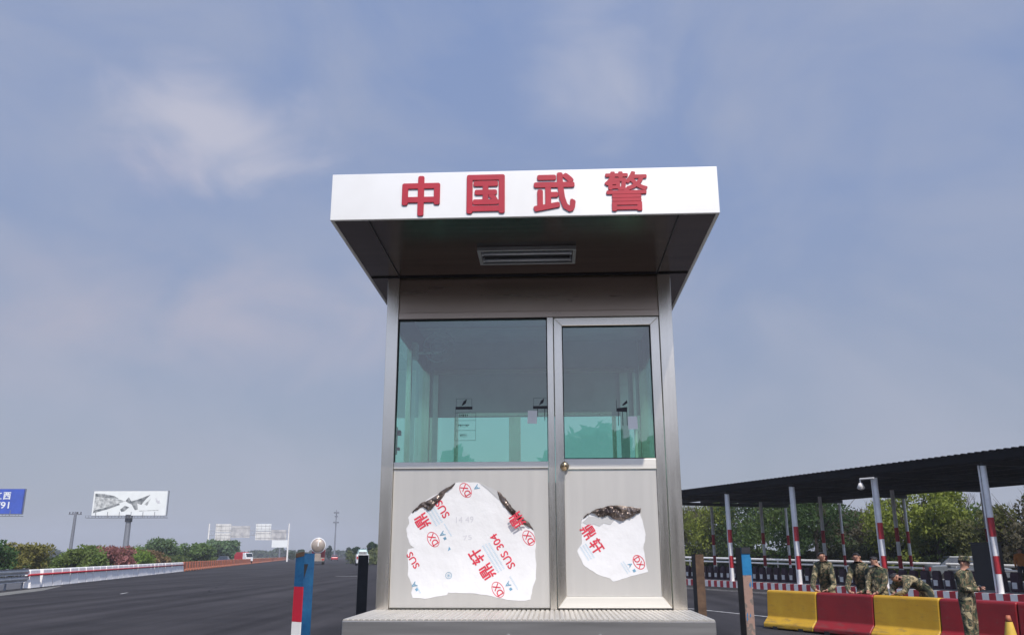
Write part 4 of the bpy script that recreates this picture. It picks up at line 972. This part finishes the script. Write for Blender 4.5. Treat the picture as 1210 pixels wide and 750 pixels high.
# hedge mass beneath the trees, far woods all round and behind the camera
def wood(name, pts, h, n, leaf, col, label, seed, deep=6):
    r_ = random.Random(seed); q = MB()
    L_ = [(Vector(pts[i]), Vector(pts[i+1])) for i in range(len(pts)-1)]; tot = sum((b-a).length for a, b in L_)
    for a, b in L_:
        k = int(n*(b-a).length/tot)
        for _ in range(k):
            t_ = r_.random(); p = a.lerp(b, t_)
            hh = h*(.62+.5*noise.noise(Vector((p.x, p.y, seed))*.09)+.25*noise.noise(Vector((p.x, p.y, seed))*.4))
            zz_ = hh*(r_.random()**.7); off = r_.uniform(-deep, deep)*.5
            nv = Vector((-(b-a).y, (b-a).x)).normalized()*off
            c = Vector((p.x+nv.x, p.y+nv.y, max(0, zz_))); s = leaf*r_.uniform(.6, 1.4)
            u = Vector((r_.gauss(0, 1), r_.gauss(0, 1), r_.gauss(0, 1))).normalized(); v = u.orthogonal().normalized(); w_ = u.cross(v)
            q.add([c-v*s, c+w_*s*.6, c+v*s, c-w_*s*.6], [(0, 1, 2, 3)])
    o_ = q.build(name, leafmat(col), smooth='raw'); tag(o_, label, 'woods', kind='stuff'); return o_
wood('undergrowth', [(8, 92), (22, 74), (27, 62), (34, 52), (44, 44)], 3.4, 22000, .2, (.055, .065, .03), 'dark undergrowth below the trees beyond the shed', 3, 3)
wood('hedge', [(-60, 66), (-44, 80), (-48, 120), (-60, 175)], 2.1, 16000, .2, (.08, .11, .03), 'low green hedge behind the left guard rail', 4, 4)
wood('far_woods', [(-620, 420), (-330, 520), (-140, 640), (60, 700), (300, 560), (600, 400)], 6.5, 30000, 1.5, (.06, .085, .045), 'far line of woods along the horizon', 5, 14)
wood('near_woods', [(-30, 175), (-22, 150), (0, 130), (30, 120), (60, 100)], 2.6, 14000, .25, (.10, .12, .05), 'woods along the right of the motorway', 8, 6)
wood('woods_behind', [(-60, -34), (-20, -40), (20, -40), (60, -36)], 14, 34000, .55, (.03, .042, .022), 'woods across the road behind the viewer', 6, 8)

# ------------------------------------------------------------------ people
def skin_obj(name, nodes, edges, levels=1):
    keys = list(nodes); idx = {k: i for i, k in enumerate(keys)}
    me = bpy.data.meshes.new(name); me.from_pydata([nodes[k][0] for k in keys], [(idx[a], idx[b]) for a, b in edges], [])
    ob = bpy.data.objects.new(name, me); C.objects.link(ob)
    md = ob.modifiers.new('skin', 'SKIN'); md.use_smooth_shade = True
    if not me.skin_vertices: raise RuntimeError('no skin layer')
    for i, k in enumerate(keys):
        r = nodes[k][1]; me.skin_vertices[0].data[i].radius = r if isinstance(r, tuple) else (r, r)
        me.skin_vertices[0].data[i].use_root = (i == 0)
    ss = ob.modifiers.new('sub', 'SUBSURF'); ss.levels = levels; ss.render_levels = levels
    dg = bpy.context.evaluated_depsgraph_get(); m2 = bpy.data.meshes.new_from_object(ob.evaluated_get(dg))
    vs = [v.co.copy() for v in m2.vertices]; fs = [tuple(p.vertices) for p in m2.polygons]
    bpy.data.objects.remove(ob); bpy.data.meshes.remove(me); bpy.data.meshes.remove(m2)
    return vs, fs
def V(*a): return Vector(a)
def person(loc, rz, label, J, headdir=(0, -1, 0), cap=False, cloth='camo', legs=True, tcloth=None, group=None, sc=.93):
    """J: joints in the figure's own frame, facing -Y. Keys pelvis, waist, chest, neck, head(centre), shL/R, elL/R, wrL/R, haL/R(direction), hipL/R, knL/R, anL/R"""
    e = empty('person', loc, rz, label, 'person', group); e.scale = (sc,)*3
    n = {}
    n['pelvis'] = (J['pelvis'], (.175, .14)); n['waist'] = (J['waist'], (.165, .13)); n['chest'] = (J['chest'], (.185, .135)); n['collar'] = (J['collar'], (.12, .09)); n['neck'] = (J['neck'], .058)
    hc = V(*J['head']); hd_ = V(*headdir).normalized(); up_ = (hc-V(*J['neck'])).normalized()
    n['jaw'] = (tuple(hc-up_*.055+hd_*.018), (.066, .074)); n['brow'] = (tuple(hc+up_*.015), (.079, .093)); n['crown'] = (tuple(hc+up_*.075-hd_*.008), (.066, .076))
    ed = [('pelvis', 'waist'), ('waist', 'chest'), ('chest', 'collar'), ('collar', 'neck'), ('neck', 'jaw'), ('jaw', 'brow'), ('brow', 'crown')]
    for s in 'LR':
        n['sh'+s] = (J['sh'+s], .085); n['el'+s] = (J['el'+s], .068); n['wr'+s] = (J['wr'+s], .038)
        ed += [('collar', 'sh'+s), ('sh'+s, 'el'+s), ('el'+s, 'wr'+s)]
        wr = V(*J['wr'+s]); el = V(*J['el'+s]); hdv = V(*J['ha'+s]).normalized() if 'ha'+s in J else (wr-el).normalized()
        n['pa'+s] = (tuple(wr+hdv*.05), (.040, .024)); ed.append(('wr'+s, 'pa'+s))
        n['hip'+s] = (J['hip'+s], .112); n['kn'+s] = (J['kn'+s], .088); n['an'+s] = (J['an'+s], .07)
        ed += [('pelvis', 'hip'+s), ('hip'+s, 'kn'+s), ('kn'+s, 'an'+s)]
    vs, fs = skin_obj('body', n, ed, 2)
    q = MB(); hands = []
    cen = {}
    for s in 'LR':
        wr = V(*J['wr'+s]); el = V(*J['el'+s]); hdv = V(*J['ha'+s]).normalized() if 'ha'+s in J else (wr-el).normalized()
        hands.append(wr+hdv*.07)
        side = hdv.cross(V(0, 0, 1)); side = side.normalized() if side.length > .1 else V(1, 0, 0); dn = hdv.cross(side).normalized()
        if dn.z > 0: dn = -dn
        pc = wr+hdv*.05
        for k, (o_, l_) in enumerate(((-.027, .060), (-.009, .072), (.009, .068), (.026, .052))):
            b0 = pc+side*o_+hdv*.02; b1 = b0+hdv*l_*.6+dn*.006; b2 = b1+hdv*l_*.3+dn*.022
            v2, f2 = skin_obj('f', {'a': (tuple(b0), .0105), 'b': (tuple(b1), .0095), 'c': (tuple(b2), .008)}, [('a', 'b'), ('b', 'c')], 1)
            q.cur = 1; q.add(v2, f2)
        sg = 1 if s == 'L' else -1
        b0 = pc-hdv*.02+side*.03*sg; b1 = b0+side*.022*sg+hdv*.03; b2 = b1+hdv*.026+dn*.01
        v2, f2 = skin_obj('f', {'a': (tuple(b0), .012), 'b': (tuple(b1), .011), 'c': (tuple(b2), .009)}, [('a', 'b'), ('b', 'c')], 1); q.cur = 1; q.add(v2, f2)
    # body faces: skin on head, neck and hands, cloth elsewhere
    o0 = len(q.v); q.v += vs
    nk = V(*J['neck'])
    for f in fs:
        c = sum((vs[i] for i in f), V(0, 0, 0))/len(f)
        mi = 0
        if (c-hc).length < .15 and (c-nk).dot(up_) > -.0: mi = 1
        if any((c-h).length < .068 for h in hands): mi = 1
        if mi == 0 and tcloth and c.z < J['pelvis'][2]: mi = 2
        q.f.append([o0+i for i in f]); q.mi.append(mi)
    q.cur = 1
    sd = hd_.cross(up_).normalized()
    # nose and ears are part of the head
    nb = hc+hd_*.088-up_*.012
    q.add([nb+up_*.028-hd_*.006, nb-sd*.014-up_*.012-hd_*.004, nb+sd*.014-up_*.012-hd_*.004, nb+hd_*.022-up_*.008], [(0, 1, 3), (0, 3, 2), (1, 2, 3), (0, 2, 1)])
    for s_ in (-1, 1): q.sphere(hc+sd*.082*s_-up_*.004, (.014, .018, .028), 8, 6)
    ms = [M[cloth], M['skin']] + ([M[tcloth]] if tcloth else [])
    b = q.build('body', ms, e, smooth=True)
    for s_ in (-1, 1):
        m_ = MB(); m_.sphere(hc+hd_*.084+sd*.031*s_+up_*.012, .0105, 8, 6); m_.build('eye', M['eye'], e, smooth=True)
        m_ = MB(); c_ = hc+hd_*.088+sd*.031*s_+up_*.034; m_.cyl(c_-sd*.018, c_+sd*.018, .004, n=5); m_.build('eyebrow', M['hair'], e)
    m_ = MB(); c_ = hc+hd_*.088-up_*.047; m_.cyl(c_-sd*.02, c_+sd*.02, .005, n=6); m_.build('mouth', M['lip'], e)
    # hair or cap: shell round the upper back of the head
    m_ = MB(); m_.sphere((0, 0, 0), (.084, .098, .074), 20, 14)
    rot = Matrix((sd, -hd_, up_)).transposed().to_4x4(); rot.translation = hc+up_*.035-hd_*.012
    keep = [i for i, v in enumerate(m_.v) if (v.z > -.01 and (-v.y) < .075) or (v.y > .03 and v.z > -.075)]
    ks = set(keep); m_.f = [f for f in m_.f if all(i in ks for i in f)]; m_.mi = [0]*len(m_.f); m_.v = [rot @ v for v in m_.v]
    h_ = m_.build('hair', M['hair'], e, smooth=True)
    if cap:
        c_ = MB(); c_.cyl((0, 0, .015), (0, 0, .085), .103, .092, n=24); c_.cyl((0, 0, .0851), (0, 0, .095), .092, .07, n=24)
        c_.prism([(cos(a)*.09, -.07-sin(a)*.085) for a in [pi*i/10 for i in range(11)]], .012, .022, 'xy')
        c_.v = [rot @ v for v in c_.v]; c_.build('cap', M['camo'], e, bevel=.004)
    # boots
    for s in 'LR':
        an = V(*J['an'+s]); v2, f2 = skin_obj('b', {'a': (tuple(an+V(0, 0, .10)), .06), 'b': (tuple(an-V(0, -.01, .035)), (.05, .05)), 'c': (tuple(V(an.x, an.y-.10, .045)), (.048, .042)), 'd': (tuple(V(an.x, an.y-.17, .04)), (.04, .035))}, [('a', 'b'), ('b', 'c'), ('c', 'd')], 1)
        m_ = MB(); m_.add(v2, f2); m_.build('boot', M['boot'], e, smooth=True)
    # belt
    m_ = MB(); pw = V(*J['waist']).lerp(V(*J['pelvis']), .5); ax_ = (V(*J['waist'])-V(*J['pelvis'])).normalized()
    vs_ = []; rt_ = ax_.to_track_quat('Z', 'Y').to_matrix()
    return e
def standing(**k):
    J = dict(pelvis=(0, 0, .93), waist=(0, 0, 1.08), chest=(0, .0, 1.26), collar=(0, .01, 1.40), neck=(0, .0, 1.475), head=(0, -.015, 1.585),
             shL=(.185, .0, 1.385), shR=(-.185, .0, 1.385), elL=(.235, .02, 1.12), elR=(-.235, .02, 1.12), wrL=(.24, -.06, .88), wrR=(-.24, -.06, .88),
             hipL=(.095, 0, .88), hipR=(-.095, 0, .88), knL=(.11, -.01, .48), knR=(-.11, -.01, .48), anL=(.115, .02, .10), anR=(-.115, .02, .10))
    J.update(k); return J
face_b = math.atan2(-.454, .891)   # turns -Y towards the barrier's road side
# figure facing -Y rotated by a: facing (sin a, -cos a); want (-.891,-.454) -> a = -63 deg
AB = math.atan2(-.891, .454)
GP = 'soldiers leaning on the barriers'
# standing soldier in front of the red barrier, hands together on a phone, facing right
J = standing(elL=(.235, -.06, 1.13), elR=(-.225, -.06, 1.13), wrL=(.075, -.22, 1.15), wrR=(-.07, -.22, 1.13), haL=(-.55, -.6, .25), haR=(.5, -.7, .2), head=(0, -.035, 1.58))
person((7.57, 14.95, -.0), R(42), 'person in camouflage and cap standing before the red barrier, hands on a phone', J, headdir=(.0, -1, -.12), cap=True)
ph = MB(); ph.box(-.034, .034, -.005, .005, -.06, .06); o = ph.build('phone', M['black'], bevel=.003)
d_ = Matrix.Rotation(R(42), 3, 'Z') @ V(0, -.262, 1.085); o.location = (7.57+d_.x, 14.95+d_.y, d_.z); o.rotation_euler = (R(-50), 0, R(42)); tag(o, 'dark phone held by the standing person in a cap', 'phone')
# three behind the barrier, forearms on its top
def lean_pose(dx=0, drop=0, fw=.10):
    return standing(pelvis=(0, .30, .90), waist=(0, .26, 1.04), chest=(0, .16, 1.20-drop), collar=(0, .07, 1.32-drop), neck=(0, .03, 1.40-drop), head=(0, -.02, 1.50-drop),
                    shL=(.155, .07, 1.30-drop), shR=(-.155, .07, 1.30-drop), elL=(.25, -.08, 1.02), elR=(-.25, -.08, 1.02), wrL=(.14, -.27, .925), wrR=(-.14, -.27, .925), haL=(-.8, -.5, 0), haR=(.8, -.5, 0),
                    hipL=(.095, .31, .86), hipR=(-.095, .31, .86), knL=(.11, .34, .47), knR=(-.11, .34, .47), anL=(.12, .42, .10), anR=(-.12, .42, .10))
def on_barrier(s, off): p = ba+bdv*(s-.33)+bnv*(.10+off); return (p.x, p.y, 0)
def up_head(J, dz):
    for k in ('chest', 'collar', 'neck', 'head', 'shL', 'shR'):
        J[k] = (J[k][0], J[k][1], J[k][2]+dz*(.5 if k == 'chest' else 1))
    return J
person(on_barrier(1.57, .36), AB+R(30), 'leftmost person in camouflage, bareheaded, leaning on the yellow and red barriers', up_head(lean_pose(), .19), headdir=(.75, -1, -.1), group=GP)
person(on_barrier(2.56, .34), AB+R(22), 'person in camouflage, middle of the three heads, facing us over the red barrier', up_head(lean_pose(), .17), headdir=(.25, -1, -.15), group=GP)
J = standing(shL=(.155, 0, 1.385), shR=(-.155, 0, 1.385), head=(-.03, -.05, 1.59), wrL=(.12, -.30, .93), wrR=(-.12, -.30, .95), elL=(.20, -.10, 1.12), elR=(-.20, -.10, 1.12), haL=(-.5, -.8, -.1), haR=(.5, -.8, -.1))
person(on_barrier(3.0, .42), AB+R(12), 'person in camouflage standing upright beside the third banded post, looking left', J, headdir=(-.45, -1, -.2), group=GP)
# bent over the barrier, back nearly level
J = standing(pelvis=(.0, .64, 1.0), waist=(0, .49, 1.11), chest=(0, .28, 1.20), collar=(0, .11, 1.21), neck=(0, .03, 1.24), head=(0, -.07, 1.265),
             shL=(.18, .10, 1.18), shR=(-.18, .10, 1.18), elL=(.25, -.02, .97), elR=(-.25, -.02, .97), wrL=(.05, -.12, .91), wrR=(-.06, -.08, .92), haL=(-1, -.2, 0), haR=(1, -.2, 0),
             hipL=(.095, .65, .94), hipR=(-.095, .65, .94), knL=(.11, .58, .50), knR=(-.11, .58, .50), anL=(.12, .72, .10), anR=(-.12, .72, .10))
person(on_barrier(3.62, .24), AB-R(18), 'person in camouflage bending low over the yellow barrier, back in the sun', J, headdir=(.2, -1, -.9), group=GP)
# person in an orange vest far behind
person((21.2, 37.0, .27), R(-20), 'person in orange standing under the shed at the right edge', standing(), cloth='vest', tcloth='trouser')

# ------------------------------------------------------------------ spring haze
q = MB(); q.box(-1500, 1500, -600, 1500, -1.2, 42)
hz = q.build('haze', None); tag(hz, 'thin spring haze over the motorway', 'haze', kind='stuff')
hm = bpy.data.materials.new('thin_haze'); hm.use_nodes = True; n = hm.node_tree.nodes; n.clear()
o_ = n.new('ShaderNodeOutputMaterial'); pv = n.new('ShaderNodeVolumePrincipled'); pv.inputs['Color'].default_value = (.82, .86, .95, 1); pv.inputs['Density'].default_value = .0005; pv.inputs['Anisotropy'].default_value = .0
hm.node_tree.links.new(pv.outputs[0], o_.inputs['Volume'])
hz.data.materials.clear(); hz.data.materials.append(hm)
